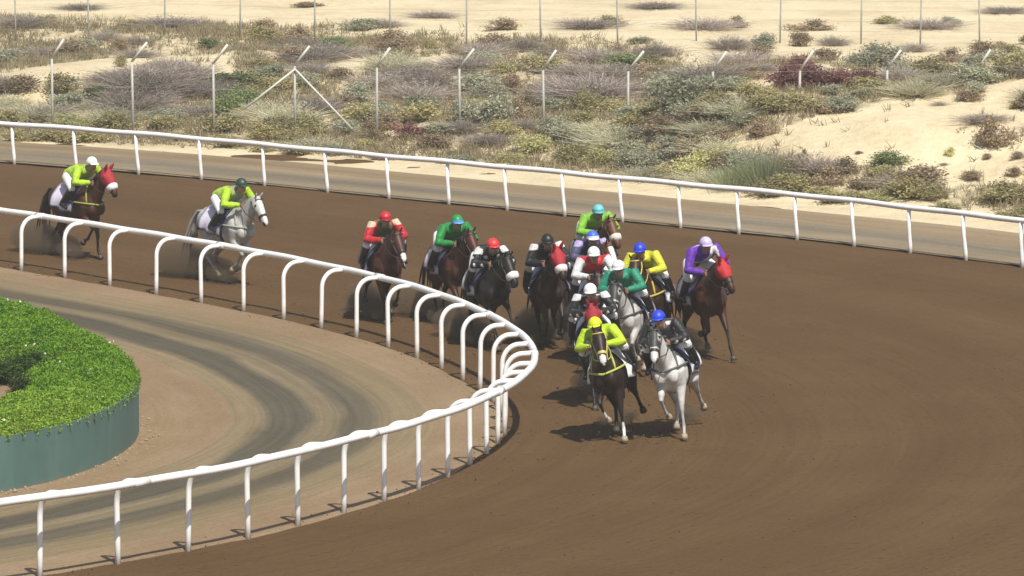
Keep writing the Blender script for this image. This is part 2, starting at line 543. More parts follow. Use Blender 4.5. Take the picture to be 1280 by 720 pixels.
OH, RZ = 0.54, 1.14
def rail_z(y):
    return float(np.interp(y, [92, 118], [1.38, 1.22]))
root = tag(empty("running_rail", (*INNER_POSTS[17], 0)), "white inner running rail on gooseneck posts, sweeping round the bend to lower left", "rail")
def rel(P, root):
    return [tuple(Vector(p) - root.location) for p in P]
sel = [i for i in range(len(IC)) if IC[i][0] > -24]
mb = MB()
mb.tube(rel([(IC[i][0] + IN_[i][0] * OH, IC[i][1] + IN_[i][1] * OH, rail_z(IC[i][1]) + 0.006 * math.sin(i * 0.9)) for i in sel], root), 0.068, 12)
obj("rail", mb.mesh("rail"), M['white'], root)
mb = MB()
pts = [(0, 0, -0.12), (0, 0, 0.3), (0, 0, 0.62), (0, 0, 0.80)]
for k in range(1, 9):
    a = math.pi - k * math.pi / 2 / 8
    pts.append((0.33 + 0.33 * math.cos(a), 0, 0.80 + 0.33 * math.sin(a)))
pts += [(0.45, 0, 1.135), (OH - 0.02, 0, 1.14)]
mb.tube(pts, [0.047] * len(pts), 10)
post_me = mb.mesh("post")
sleeve = MB(); sleeve.tube([(0, -0.16, 0), (0, 0.16, 0)], 0.075, 12)
sleeve_me = sleeve.mesh("sleeve")
for i, p in enumerate(INNER_POSTS):
    t = post_dir(INNER_POSTS, i)
    o = obj("post", post_me, M['white'], root)
    o.location = Vector((*p, 0)) - root.location
    o.scale = (1, 1, rail_z(p[1]) / RZ)
    o.rotation_euler = (R(rnd.uniform(-1.2, 1.2)), R(rnd.uniform(-0.8, 0.8)), math.atan2(t[0], -t[1]))
    if i % 4 == 1:
        s = obj("rail_sleeve", sleeve_me, M['joint'], root)
        s.location = Vector((p[0] - t[1] * OH, p[1] + t[0] * OH, rail_z(p[1]))) - root.location
        s.rotation_euler = (0, 0, math.atan2(t[0], -t[1]))

root = tag(empty("boundary_rail", (*OUTER_POSTS[9], 0)), "white outer rail with straight posts between the track and the desert scrub", "rail")
sel = [i for i in range(len(OC)) if -24 < OC[i][0] < 22]
mb = MB()
mb.tube(rel([(OC[i][0] - 0.05, OC[i][1] + 0.02, 1.09 + 0.01 * math.sin(i * 0.7)) for i in sel], root), 0.068, 12)
obj("rail", mb.mesh("rail"), M['white'], root)
mb = MB(); mb.tube([(0, 0, -0.1), (-0.01, 0, 0.2), (-0.05, 0, 0.6), (-0.06, 0.01, 1.05)], [0.052, 0.05, 0.048, 0.046], 10)
opost = mb.mesh("post")
for i, p in enumerate(OUTER_POSTS):
    o = obj("post", opost, M['white'], root)
    o.location = Vector((*p, 0)) - root.location
    o.rotation_euler = (R(rnd.uniform(-1.5, 1.5)), R(rnd.uniform(-1.5, 1.5)), 0)

# ------------------------------------------------------------------ wire fences in the dunes
M['fence_post'] = simple("galvanised_post", (0.40, 0.395, 0.35), 0.55, 0.15, 5.0)
M['fence_arm'] = simple("pale_post_arm", (0.56, 0.55, 0.49), 0.55, 0.12, 5.0)
M['wire'] = simple("fence_wire", (0.32, 0.32, 0.30), 0.5, 0.1)
M['dark_post'] = simple("dark_green_post", (0.27, 0.27, 0.23), 0.6, 0.2)
FENCE = [(-15.6, 161.9), (-13.27, 161.13), (-10.86, 159.99), (-8.5, 159.16), (-6.16, 158.6), (-3.83, 158.05), (-1.47, 157.64), (0.9, 157.24), (3.26, 156.83), (5.63, 156.7), (8.07, 156.97), (10.59, 157.24), (13.12, 157.37), (15.6, 157.5)]
BEND = 2.2
root = tag(empty("wire_fence", (*FENCE[6], float(ground_h(*FENCE[6])))), "tall wire fence of pale posts with slanted top arms across the scrub", "fence")
ft = []
for i, (x, y) in enumerate(FENCE):
    g = float(ground_h(x, y))
    lean = rnd.uniform(-0.03, 0.03)
    top = Vector((x + lean, y, BEND))
    mb = MB(); mb.tube([(x, y, min(g, 0.5) - 0.3), tuple(top)], 0.036, 8)
    o = obj("post", mb.mesh("post"), M['fence_post'], root)
    o.location = -root.location
    mb = MB(); tip = top + Vector((0.40 + rnd.uniform(-0.05, 0.05), -0.10, 0.54))
    mb.tube([tuple(top - Vector((0.01, 0, 0.03))), tuple(tip)], 0.036, 8)
    a = obj("arm", mb.mesh("arm"), M['fence_arm'], o)
    ft.append((Vector((x, y, g)), top, tip))
x, y = FENCE[4]
for (dx, dz) in ((-1.45, 0.95), (1.75, 0.25)):
    mb = MB()
    mb.tube([(x, y - 0.07, BEND - 0.12), (x + dx * 0.6, y - 0.12, BEND - 0.12 - (BEND - 0.12 - dz) * 0.6), (x + dx, y - 0.15, dz)], 0.03, 8)
    o = obj("brace", mb.mesh("brace"), M['fence_arm'], root)
    o.location = -root.location
def wires(name, lines, r, m, root):
    mb = MB()
    for ln in lines:
        mb.tube(ln, r, 4)
    o = obj(name, mb.mesh(name), m, root)
    o.location = -root.location
    return o
for k in range(3):
    wires("strand_wire", [[tuple(b.lerp(c, 0.25 + 0.35 * k)) for (a, b, c) in ft]], 0.003, M['wire'], root)
for k in range(3):
    wires("line_wire", [[(b.x, b.y, 0.75 + 0.70 * k) for (a, b, c) in ft]], 0.003, M['wire'], root)
BACK = [(-18.5, 180.4), (-16.01, 180.4), (-13.68, 180.6), (-11.19, 180.0), (-8.74, 179.5), (-6.34, 179.6), (-3.92, 179.2), (-1.45, 178.0), (0.91, 177.0), (3.35, 177.1), (5.85, 177.2), (8.49, 177.1), (11.04, 176.8), (12.86, 176.1), (14.68, 175.4), (17, 175)]
root = tag(empty("back_fence", (*BACK[8], float(ground_h(*BACK[8])))), "thin dark posts of a second wire fence along the top of the dunes", "fence")
for (x, y) in BACK:
    g = float(ground_h(x, y))
    mb = MB(); mb.tube([(x, y, g - 0.3), (x + rnd.uniform(-0.03, 0.03), y, g + 1.45)], 0.026, 8)
    o = obj("post", mb.mesh("post"), M['dark_post'], root); o.location = -root.location
for k in range(4):
    wires("line_wire", [[(x, y, float(ground_h(x, y)) + 0.4 + 0.32 * k) for (x, y) in BACK]], 0.003, M['wire'], root)

# ------------------------------------------------------------------ desert scrub
def rand_unit(n):
    v = rng.normal(size=(n, 3))
    return v / np.linalg.norm(v, axis=1)[:, None]

def leaf_quads(c, axis_, L, W):
    """Leaf-shaped quads (pointed) at centres c along axis_."""
    n = len(c)
    side = np.cross(axis_, rand_unit(n))
    side /= np.maximum(np.linalg.norm(side, axis=1), 1e-6)[:, None]
    L = np.asarray(L).reshape(-1, 1); W = np.asarray(W).reshape(-1, 1)
    return np.stack([c - axis_ * L / 2, c + side * W / 2, c + axis_ * L / 2, c - side * W / 2], 1)

def blades(base, tip, w):
    n = len(base)
    d = tip - base
    side = np.cross(d, rand_unit(n))
    side /= np.maximum(np.linalg.norm(side, axis=1), 1e-6)[:, None]
    return np.stack([base - side * w / 2, base + side * w / 2, tip + side * w * 0.15, tip - side * w * 0.15], 1)

def bush_leaves(kind):
    """Unit bush: about 1 wide, 1 tall."""
    Q = []
    ncl = 13
    cl = rand_unit(ncl) * rng.uniform(0.18, 0.40, (ncl, 1))
    cl[:, 2] = np.abs(cl[:, 2]) * 1.5 + 0.18
    if kind in ('grass',):
        n = 1100
        b = np.c_[rng.normal(0, 0.17, (n, 2)), np.zeros(n)]
        t = b + np.c_[b[:, :2] * 1.1 + rng.normal(0, 0.09, (n, 2)) + [0.06, 0], rng.uniform(0.45, 1.05, n)]
        Q.append(blades(b, t, 0.013))
    elif kind in ('grey', 'straw'):
        n = 1000
        b = np.c_[rng.normal(0, 0.2, (n, 2)), rng.uniform(0, 0.35, n)]
        d = rand_unit(n); d[:, 2] = np.abs(d[:, 2]) + 0.25
        t = b + d * rng.uniform(0.12, 0.45, (n, 1)) + np.c_[b[:, :2] * 0.8, np.zeros(n)]
        t[:, 2] = np.minimum(t[:, 2], 0.95)
        Q.append(blades(b, t, 0.018))
        n = 700
        k = rng.integers(0, ncl, n)
        c = cl[k] + rng.normal(0, 0.11, (n, 3))
        Q.append(leaf_quads(c, rand_unit(n), rng.uniform(0.03, 0.07, n), rng.uniform(0.015, 0.03, n)))
    else:
        n = 1500
        k = rng.integers(0, ncl, n)
        c = cl[k] + rng.normal(0, 0.10, (n, 3)) * [1.15, 1.15, 0.9]
        ax = rand_unit(n); ax[:, 2] += 0.4; ax /= np.linalg.norm(ax, axis=1)[:, None]
        Q.append(leaf_quads(c, ax, rng.uniform(0.05, 0.11, n), rng.uniform(0.03, 0.06, n)))
        n = 160
        b = np.c_[rng.normal(0, 0.12, (n, 2)), np.zeros(n)]
        kk = rng.integers(0, ncl, n)
        Q.append(blades(b, cl[kk] * [1.2, 1.2, 1.1] + rng.normal(0, 0.07, (n, 3)), 0.014))
    Q = np.concatenate(Q)
    Q[..., 2] = np.maximum(Q[..., 2], -0.03)
    return Q

KINDS = {
    'olive': ([(0.256, 0.232, 0.113), (0.410, 0.368, 0.183), (0.542, 0.489, 0.265)], "olive green shrub"),
    'yellow': ([(0.434, 0.392, 0.173), (0.600, 0.590, 0.267), (0.600, 0.600, 0.374)], "yellow green shrub"),
    'green': ([(0.136, 0.180, 0.076), (0.223, 0.276, 0.118), (0.320, 0.354, 0.171)], "fresh green shrub"),
    'greygreen': ([(0.245, 0.253, 0.171), (0.378, 0.386, 0.273), (0.530, 0.521, 0.382)], "grey green shrub"),
    'grey': ([(0.262, 0.224, 0.197), (0.418, 0.360, 0.313), (0.548, 0.479, 0.409)], "leafless grey twiggy shrub"),
    'brown': ([(0.244, 0.179, 0.123), (0.391, 0.300, 0.200), (0.492, 0.412, 0.262)], "dry brown shrub"),
    'red': ([(0.174, 0.082, 0.079), (0.276, 0.129, 0.120), (0.354, 0.205, 0.165)], "dark red brown shrub"),
    'grass': ([(0.237, 0.281, 0.150), (0.389, 0.432, 0.246), (0.549, 0.549, 0.354)], "tall soft green tussock"),
    'straw': ([(0.510, 0.406, 0.257), (0.600, 0.597, 0.397), (0.600, 0.600, 0.513)], "straw coloured grass clump"),
}
KINDS['dark'] = ([(0.03, 0.065, 0.012), (0.05, 0.10, 0.02), (0.08, 0.14, 0.03)], 'dark green shrub')
BM = {}
for k, (cols, _) in KINDS.items():
    m = leaf_mat("scrub_" + k, cols, 0.42, 0.85)
    BM[k] = []
    for v in range(3):
        bme = quads_mesh("shrub_" + k, bush_leaves(k))
        bme.materials.append(m)
        BM[k].append(bme)
BUSHES = [
    (13.2, 138.3, 0.85, 0.26, 'yellow'), (12.75, 138.6, 1.02, 0.36, 'olive'), (10.95, 140.3, 0.81, 0.22, 'olive'), (12.34, 141.1, 1.08, 0.46, 'olive'),
    (12.65, 141.5, 1.1, 0.42, 'olive'), (10.57, 141.7, 0.77, 0.36, 'olive'), (9.43, 141.9, 0.82, 0.23, 'yellow'), (8.25, 142.0, 1.11, 0.3, 'olive'),
    (10.15, 142.1, 1.09, 0.53, 'olive'), (13.75, 142.2, 1.01, 0.48, 'olive'), (8.77, 142.5, 0.63, 0.18, 'olive'), (13.64, 142.9, 1.05, 0.39, 'brown'),
    (12.89, 143.0, 0.49, 0.31, 'brown'), (7.87, 143.0, 0.9, 0.27, 'olive'), (10.48, 143.1, 1.32, 0.59, 'brown'), (11.81, 143.1, 0.74, 0.29, 'brown'),
    (9.97, 143.1, 0.98, 0.38, 'grey'), (8.94, 143.2, 0.63, 0.32, 'brown'), (9.39, 143.2, 0.71, 0.3, 'olive'), (6.67, 143.5, 1.07, 0.41, 'olive'),
    (9.5, 143.8, 0.73, 0.35, 'olive'), (7.27, 143.9, 0.95, 0.51, 'olive'), (8.04, 143.9, 0.98, 0.51, 'brown'), (13.87, 144.0, 0.87, 0.43, 'grey'),
    (13.08, 144.2, 0.5, 0.25, 'brown'), (11.19, 144.4, 0.21, 0.11, 'grey'), (12.32, 144.5, 0.33, 0.25, 'brown'), (9.76, 144.6, 1.08, 0.51, 'green'),
    (8.48, 144.7, 0.96, 0.42, 'brown'), (6.61, 144.7, 1.54, 0.93, 'grass'), (7.3, 144.9, 1.06, 0.54, 'brown'), (7.99, 144.9, 0.97, 0.54, 'grey'),
    (11.4, 145.0, 0.33, 0.32, 'yellow'), (5.79, 145.0, 1.17, 0.68, 'grass'), (12.62, 145.4, 0.96, 0.94, 'brown'), (9.07, 145.7, 0.29, 0.13, 'brown'),
    (7.15, 145.9, 1.11, 0.41, 'grey'), (7.62, 146.2, 0.34, 0.32, 'brown'), (6.51, 146.2, 1.07, 0.48, 'greygreen'), (13.89, 146.2, 0.89, 0.39, 'grey'),
    (5.23, 146.3, 1.13, 0.42, 'straw'), (5.99, 146.6, 0.97, 0.48, 'greygreen'), (5.49, 146.9, 0.73, 0.38, 'brown'), (12.45, 147.1, 1.1, 0.3, 'grey'),
    (4.82, 147.3, 0.85, 0.73, 'yellow'), (6.13, 147.3, 1.0, 0.39, 'greygreen'), (5.09, 147.6, 0.64, 0.61, 'yellow'), (5.56, 147.6, 1.08, 0.47, 'olive'),
    (3.55, 148.1, 1.16, 0.42, 'straw'), (13.89, 148.2, 1.18, 0.6, 'brown'), (13.4, 148.4, 0.6, 0.17, 'olive'), (3.97, 148.4, 0.73, 0.33, 'olive'),
    (6.73, 148.7, 0.98, 0.52, 'brown'), (5.41, 148.7, 1.08, 0.5, 'straw'), (4.87, 148.9, 1.04, 0.59, 'brown'), (13.96, 149.0, 1.11, 0.62, 'straw'),
    (5.5, 149.2, 0.85, 0.47, 'brown'), (11.45, 149.3, 0.39, 0.17, 'grey'), (3.37, 149.5, 1.09, 0.59, 'greygreen'), (4.24, 149.7, 0.66, 0.35, 'greygreen'),
    (12.22, 149.7, 0.94, 0.37, 'brown'), (6.25, 149.9, 0.83, 0.35, 'greygreen'), (8.23, 150.0, 0.81, 0.33, 'brown'), (8.79, 150.1, 0.93, 0.45, 'greygreen'),
    (5.38, 150.1, 1.18, 0.45, 'straw'), (3.57, 150.3, 0.73, 0.34, 'greygreen'), (4.39, 150.4, 0.96, 0.4, 'greygreen'), (7.77, 150.5, 1.3, 0.48, 'olive'),
    (12.59, 150.5, 0.69, 0.36, 'greygreen'), (6.91, 150.5, 1.07, 0.49, 'olive'), (3.1, 150.7, 0.81, 0.37, 'olive'), (6.08, 150.7, 0.98, 0.54, 'straw'),
    (5.62, 150.8, 0.87, 0.62, 'greygreen'), (10.96, 151.0, 0.95, 0.48, 'straw'), (2.38, 151.0, 1.0, 0.53, 'yellow'), (5.06, 151.1, 1.02, 0.54, 'brown'),
    (14.55, 151.1, 0.8, 0.37, 'brown'), (4.61, 151.3, 0.84, 0.37, 'brown'), (3.29, 151.4, 1.19, 0.46, 'greygreen'), (6.51, 151.5, 1.09, 0.53, 'olive'),
    (9.43, 151.5, 0.7, 0.29, 'greygreen'), (1.64, 151.6, 1.1, 0.59, 'olive'), (11.72, 151.8, 0.96, 0.43, 'straw'), (12.63, 151.9, 1.13, 0.53, 'greygreen'),
    (5.46, 151.9, 1.0, 0.51, 'olive'), (4.78, 152.0, 1.04, 0.45, 'greygreen'), (8.61, 152.0, 0.66, 0.32, 'greygreen'), (4.13, 152.1, 1.18, 0.5, 'brown'),
    (-0.01, 152.4, 0.89, 0.26, 'yellow'), (13.53, 152.5, 1.19, 0.66, 'olive'), (-1.49, 152.5, 0.87, 0.29, 'greygreen'), (14.21, 152.5, 1.07, 0.48, 'grey'),
    (9.88, 152.6, 1.08, 0.47, 'olive'), (1.64, 152.7, 0.97, 0.41, 'olive'), (3.22, 152.8, 0.9, 0.41, 'greygreen'), (5.04, 152.9, 0.79, 0.67, 'greygreen'),
    (2.86, 152.9, 1.21, 0.6, 'straw'), (4.5, 153.1, 1.32, 0.99, 'greygreen'), (14.82, 153.1, 1.22, 0.58, 'grey'), (5.9, 153.4, 1.01, 0.45, 'greygreen'),
    (-3.47, 153.6, 0.81, 0.26, 'brown'), (1.89, 153.7, 0.81, 0.37, 'greygreen'), (3.24, 153.8, 1.01, 0.52, 'olive'), (0.53, 153.8, 1.09, 0.49, 'yellow'),
    (5.27, 153.8, 1.1, 0.53, 'greygreen'), (3.78, 154.3, 0.81, 0.34, 'olive'), (2.44, 154.5, 1.11, 0.48, 'straw'), (1.32, 154.7, 0.97, 0.55, 'greygreen'),
    (-4.81, 154.8, 0.86, 0.34, 'greygreen'), (3.34, 154.8, 1.03, 0.39, 'greygreen'), (-2.19, 155.2, 1.03, 0.48, 'brown'), (-6.02, 155.3, 1.06, 0.32, 'olive'),
    (-0.65, 155.4, 0.86, 0.34, 'grey'), (-4.07, 155.8, 0.7, 0.28, 'olive'), (-6.9, 155.8, 0.8, 0.27, 'olive'), (1.23, 155.9, 0.93, 0.5, 'greygreen'),
    (-5.57, 156.1, 1.01, 0.35, 'straw'), (2.13, 156.3, 1.03, 0.46, 'olive'), (-0.2, 156.6, 1.0, 0.38, 'olive'), (-2.17, 156.8, 0.99, 0.37, 'greygreen'),
    (-1.42, 157.0, 0.85, 0.38, 'grey'), (-7.94, 157.0, 1.0, 0.36, 'olive'), (0.4, 157.0, 0.76, 0.32, 'grey'), (-2.82, 157.1, 0.9, 0.46, 'red'),
    (-3.9, 157.1, 0.82, 0.34, 'brown'), (-0.56, 157.3, 0.99, 0.92, 'greygreen'), (-6.13, 157.6, 0.85, 0.41, 'olive'), (0.18, 158.2, 0.77, 0.6, 'brown'),
    (-7.0, 158.2, 0.81, 0.46, 'olive'), (-12.53, 158.5, 1.03, 0.4, 'olive'), (-9.53, 158.6, 0.74, 0.25, 'olive'), (-1.21, 158.7, 1.14, 0.64, 'greygreen'),
    (-11.94, 158.8, 1.27, 0.42, 'olive'), (-3.63, 158.9, 0.92, 0.52, 'brown'), (-4.62, 158.9, 0.95, 0.36, 'greygreen'), (-13.3, 158.9, 1.08, 0.37, 'olive'),
    (-5.78, 158.9, 1.19, 0.55, 'olive'), (-14.17, 159.0, 0.8, 0.32, 'olive'), (-6.81, 159.3, 0.86, 0.48, 'olive'), (-10.82, 159.4, 0.74, 0.2, 'brown'),
    (-2.59, 159.5, 1.23, 0.53, 'olive'), (-8.25, 159.7, 1.24, 0.55, 'olive'), (-3.88, 160.3, 0.86, 0.49, 'greygreen'), (-6.42, 160.4, 1.2, 0.68, 'straw'),
    (-4.45, 160.4, 1.23, 0.63, 'olive'), (-10.1, 160.5, 1.07, 0.42, 'olive'), (-11.5, 160.9, 1.16, 0.52, 'olive'), (-12.7, 161.1, 0.93, 0.52, 'yellow'),
    (3.05, 161.2, 1.03, 0.41, 'olive'), (-14.65, 161.7, 1.07, 0.52, 'olive'), (-8.28, 161.8, 0.7, 0.85, 'green'), (-5.61, 161.8, 1.08, 0.58, 'grey'),
    (-7.35, 161.8, 1.06, 0.55, 'straw'), (-0.29, 161.8, 0.89, 0.41, 'greygreen'), (2.25, 161.9, 1.14, 0.63, 'olive'), (-15.79, 162.0, 1.07, 0.49, 'straw'),
    (-3.96, 162.1, 0.85, 0.36, 'greygreen'), (-12.21, 162.3, 1.02, 0.43, 'straw'), (-11.59, 162.5, 1.06, 0.5, 'straw'), (1.38, 162.6, 1.06, 0.47, 'greygreen'),
    (-10.01, 162.6, 0.85, 0.37, 'greygreen'), (-13.82, 162.7, 1.16, 0.5, 'straw'), (-2.63, 162.8, 0.98, 0.54, 'greygreen'), (9.59, 163.2, 1.08, 0.64, 'red'),
    (-13.42, 163.2, 0.89, 0.41, 'grey'), (8.85, 163.3, 1.22, 0.81, 'red'), (0.6, 163.3, 0.75, 0.41, 'brown'), (8.08, 163.4, 1.13, 0.72, 'red'),
    (-1.14, 163.4, 0.73, 0.3, 'olive'), (-9.02, 163.5, 0.95, 0.36, 'grey'), (4.22, 163.6, 0.94, 0.72, 'greygreen'), (-7.98, 163.6, 1.03, 0.81, 'green'),
    (-15.94, 163.7, 0.96, 0.37, 'greygreen'), (-14.35, 163.7, 0.86, 0.39, 'straw'), (-12.51, 163.8, 0.74, 0.36, 'straw'), (-10.07, 163.8, 0.72, 0.31, 'grey'),
    (10.29, 163.9, 0.89, 0.43, 'red'), (-11.28, 163.9, 1.41, 0.67, 'grey'), (1.41, 164.0, 1.18, 0.67, 'grey'), (2.35, 164.1, 1.88, 0.82, 'grey'),
    (-13.08, 164.3, 1.18, 0.52, 'greygreen'), (8.54, 164.5, 1.06, 0.57, 'red'), (9.23, 164.5, 0.73, 0.29, 'red'), (-6.23, 164.6, 0.82, 0.37, 'olive'),
    (5.0, 164.6, 0.78, 0.38, 'greygreen'), (11.45, 164.7, 1.04, 0.49, 'grey'), (-14.8, 164.7, 0.81, 0.34, 'straw'), (-5.0, 164.8, 0.78, 0.4, 'brown'),
    (5.82, 164.9, 1.31, 0.66, 'grey'), (-10.44, 164.9, 0.72, 0.41, 'grey'), (-12.38, 165.1, 0.85, 0.43, 'green'), (3.48, 165.1, 1.02, 0.41, 'grey'),
    (-11.31, 165.2, 1.29, 0.57, 'grey'), (7.04, 165.2, 0.88, 0.36, 'brown'), (-4.44, 165.6, 1.07, 0.58, 'greygreen'), (-15.81, 165.7, 1.24, 0.64, 'brown'),
    (-0.62, 165.8, 1.15, 0.44, 'greygreen'), (-13.28, 165.8, 1.25, 0.55, 'olive'), (-7.59, 165.8, 1.01, 0.48, 'olive'), (-10.82, 165.9, 1.67, 0.83, 'grey'),
    (-14.62, 165.9, 1.33, 0.53, 'brown'), (7.41, 165.9, 0.73, 0.3, 'grey'), (-2.86, 166.0, 1.43, 0.58, 'grey'), (8.59, 166.0, 0.8, 0.39, 'red'),
    (12.94, 166.0, 0.92, 0.46, 'olive'), (-15.17, 166.0, 0.96, 0.53, 'grey'), (12.27, 166.1, 1.05, 0.58, 'olive'), (-11.5, 166.2, 1.05, 0.58, 'grey'),
    (-9.85, 166.4, 0.76, 0.41, 'grey'), (-9.32, 166.5, 1.1, 0.61, 'grey'), (0.0, 166.6, 0.81, 0.63, 'brown'), (-15.7, 166.6, 0.95, 0.45, 'brown'),
    (4.88, 166.7, 1.11, 0.42, 'greygreen'), (-11.9, 166.7, 1.18, 0.47, 'grey'), (2.5, 166.7, 1.15, 0.43, 'grey'), (0.72, 166.8, 0.77, 0.34, 'brown'),
    (1.89, 166.8, 0.87, 0.34, 'grey'), (1.34, 167.2, 0.95, 0.52, 'grey'), (-11.23, 167.3, 1.31, 0.54, 'grey'), (-0.97, 167.3, 1.3, 0.6, 'greygreen'),
    (-7.73, 167.6, 0.89, 0.47, 'olive'), (-8.85, 167.6, 1.13, 0.55, 'grey'), (-7.01, 167.7, 1.04, 0.45, 'olive'), (3.04, 167.7, 1.32, 0.64, 'grey'),
    (-8.32, 167.8, 1.34, 0.57, 'green'), (11.69, 167.9, 0.79, 0.38, 'greygreen'), (-6.16, 167.9, 0.79, 0.45, 'greygreen'), (13.82, 167.9, 0.89, 0.41, 'greygreen'),
    (3.98, 167.9, 0.93, 0.43, 'brown'), (-2.32, 168.0, 0.96, 0.5, 'grey'), (-4.12, 168.0, 1.07, 0.54, 'grey'), (-9.53, 168.1, 1.05, 0.42, 'grey'),
    (10.52, 168.4, 0.95, 0.39, 'greygreen'), (-10.02, 168.6, 1.45, 0.64, 'grey'), (-0.93, 168.6, 0.81, 0.35, 'grey'), (1.98, 168.6, 1.31, 0.49, 'grey'),
    (-2.3, 168.8, 0.87, 0.4, 'brown'), (-3.1, 168.8, 1.25, 0.57, 'grey'), (11.13, 168.9, 1.33, 0.66, 'greygreen'), (-5.19, 169.1, 0.79, 0.43, 'brown'),
    (-2.91, 169.2, 1.31, 0.54, 'grey'), (13.23, 169.4, 0.88, 0.42, 'brown'), (3.4, 169.5, 1.02, 0.64, 'green'), (-7.36, 169.5, 0.96, 0.5, 'greygreen'),
    (-10.45, 169.6, 0.97, 0.4, 'grey'), (9.52, 169.7, 0.82, 0.44, 'brown'), (0.97, 169.7, 1.32, 0.61, 'olive'), (-0.25, 169.7, 0.76, 0.35, 'olive'),
    (-11.92, 169.8, 0.44, 0.4, 'olive'), (14.73, 169.8, 0.91, 0.46, 'greygreen'), (-6.07, 170.1, 0.83, 0.42, 'grey'), (7.05, 170.3, 1.32, 0.52, 'grey'),
    (-3.69, 170.3, 1.3, 0.66, 'straw'), (-1.44, 170.6, 1.18, 0.55, 'grey'), (4.29, 171.3, 0.74, 0.35, 'olive'), (-7.71, 171.3, 0.8, 0.37, 'olive'),
    (15.26, 171.7, 0.86, 0.41, 'olive'), (2.55, 171.8, 1.21, 0.53, 'grey'), (-0.77, 172.0, 1.02, 0.44, 'greygreen'), (-3.82, 172.1, 0.64, 0.3, 'olive'),
    (7.61, 172.2, 0.85, 0.44, 'brown'), (14.48, 172.2, 0.91, 0.43, 'brown'), (3.22, 172.3, 0.77, 0.44, 'brown'), (1.05, 172.6, 0.6, 0.29, 'grey'),
    (-6.87, 172.9, 0.97, 0.5, 'brown'), (-6.23, 172.9, 1.3, 0.57, 'grey'), (-11.58, 173.1, 0.85, 0.33, 'grey'), (4.41, 173.2, 0.83, 0.44, 'grey'),
    (-0.95, 173.4, 1.02, 0.52, 'grey'), (12.49, 173.5, 0.64, 0.36, 'grey'), (-5.77, 173.7, 1.21, 0.55, 'grey'), (-4.42, 173.7, 0.55, 0.25, 'grey'),
    (-1.71, 173.9, 0.67, 0.29, 'brown'), (-15.95, 174.4, 1.14, 0.46, 'greygreen'), (15.16, 174.4, 0.55, 0.23, 'brown'), (-3.67, 174.6, 0.99, 0.54, 'brown'),
    (6.85, 174.8, 0.88, 0.49, 'grey'), (-5.57, 175.3, 1.01, 0.46, 'green'), (8.03, 175.3, 1.01, 0.46, 'greygreen'), (0.27, 175.3, 0.94, 0.43, 'grey'),
    (-2.52, 175.7, 0.55, 0.31, 'olive'), (16.25, 175.7, 0.56, 0.3, 'olive'), (9.07, 176.0, 0.66, 0.46, 'brown'), (-3.71, 176.1, 1.16, 0.52, 'brown'),
    (-0.58, 176.2, 0.91, 0.57, 'brown'), (10.18, 176.4, 0.63, 0.36, 'grey'), (4.04, 176.8, 0.66, 0.25, 'greygreen'), (-13.96, 177.2, 1.17, 0.52, 'brown'),
    (-17.23, 177.3, 1.17, 0.46, 'greygreen'), (-6.7, 177.4, 1.05, 0.43, 'grey'), (-14.96, 177.6, 0.89, 0.33, 'grey'), (-12.47, 177.8, 0.66, 0.42, 'brown'),
    (-9.63, 177.9, 0.66, 0.42, 'green'), (-7.41, 178.1, 0.69, 0.32, 'brown'), (-17.16, 178.5, 0.77, 0.29, 'olive'), (-11.94, 178.8, 0.69, 0.26, 'grey'),
    (-7.91, 179.2, 0.87, 0.49, 'olive'), (-13.52, 179.3, 0.74, 0.34, 'greygreen'), (-7.05, 179.8, 1.03, 0.48, 'brown'), (-13.1, 180.3, 0.68, 0.39, 'grey'),
    (-8.08, 182.1, 0.89, 0.37, 'brown'), (6.26, 182.2, 1.46, 0.4, 'grey'), (2.48, 182.3, 1.31, 0.43, 'grey'), (-0.26, 182.6, 1.15, 0.37, 'brown'),
    (9.67, 182.6, 1.2, 0.37, 'brown'), (13.63, 183.1, 1.42, 0.4, 'grey'), (-16.0, 183.3, 1.31, 0.48, 'grey'), (7.23, 183.6, 0.79, 0.38, 'brown'),
    (3.29, 183.7, 0.79, 0.38, 'olive'), (-12.63, 183.8, 0.95, 0.38, 'olive'), (-11.18, 183.8, 1.58, 0.43, 'grey'), (-15.32, 184.0, 0.79, 0.32, 'olive'),
    (-5.01, 184.1, 1.21, 0.4, 'greygreen'), (-4.17, 184.5, 0.79, 0.32, 'grey'), (14.41, 184.8, 0.79, 0.35, 'greygreen'), (12.34, 185.5, 0.9, 0.33, 'olive'),
    (-2.69, 187.9, 1.08, 0.27, 'grey'), (16.67, 189.5, 0.98, 0.28, 'grey'), (-14.81, 191.7, 1.1, 0.25, 'grey'), (4.94, 192.0, 1.21, 0.25, 'grey'),
    (-7.04, 192.9, 1.0, 0.23, 'brown'),
]
ORD = ["first", "second", "third", "fourth", "fifth", "sixth", "seventh", "eighth", "ninth", "tenth", "eleventh", "last"]
def bush_label(x, y, wd, kind):
    i = min(range(12), key=lambda q: abs(FENCE[q + 1][0] - x))
    fx, fy = FENCE[i + 1]
    look = KINDS[kind][1]
    side = "left of" if x < fx - 0.35 else "right of" if x > fx + 0.35 else "nearest"
    if x < -14.4: side = "far left of"
    size = "small " if wd < 0.75 else "wide " if wd > 1.25 else ""
    if in_poly(np.array(x), np.array(y), DUNE):
        return f"{size}{look} on the bare dune, {side} the fence's {ORD[i]} post"
    d = y - fy
    if y > 178.6:
        return f"{size}{look} beyond the back fence, {side} the {ORD[i]} pale post"
    depth = "well in front of" if y - veg_line(x) < 2.2 else "in front of" if d < 0 else "close behind" if d < 7 else "far behind"
    if kind == 'grass': size = ""
    return f"{size}{look} {depth} the wire fence, {side} its {ORD[i]} post"
PLANTS = []
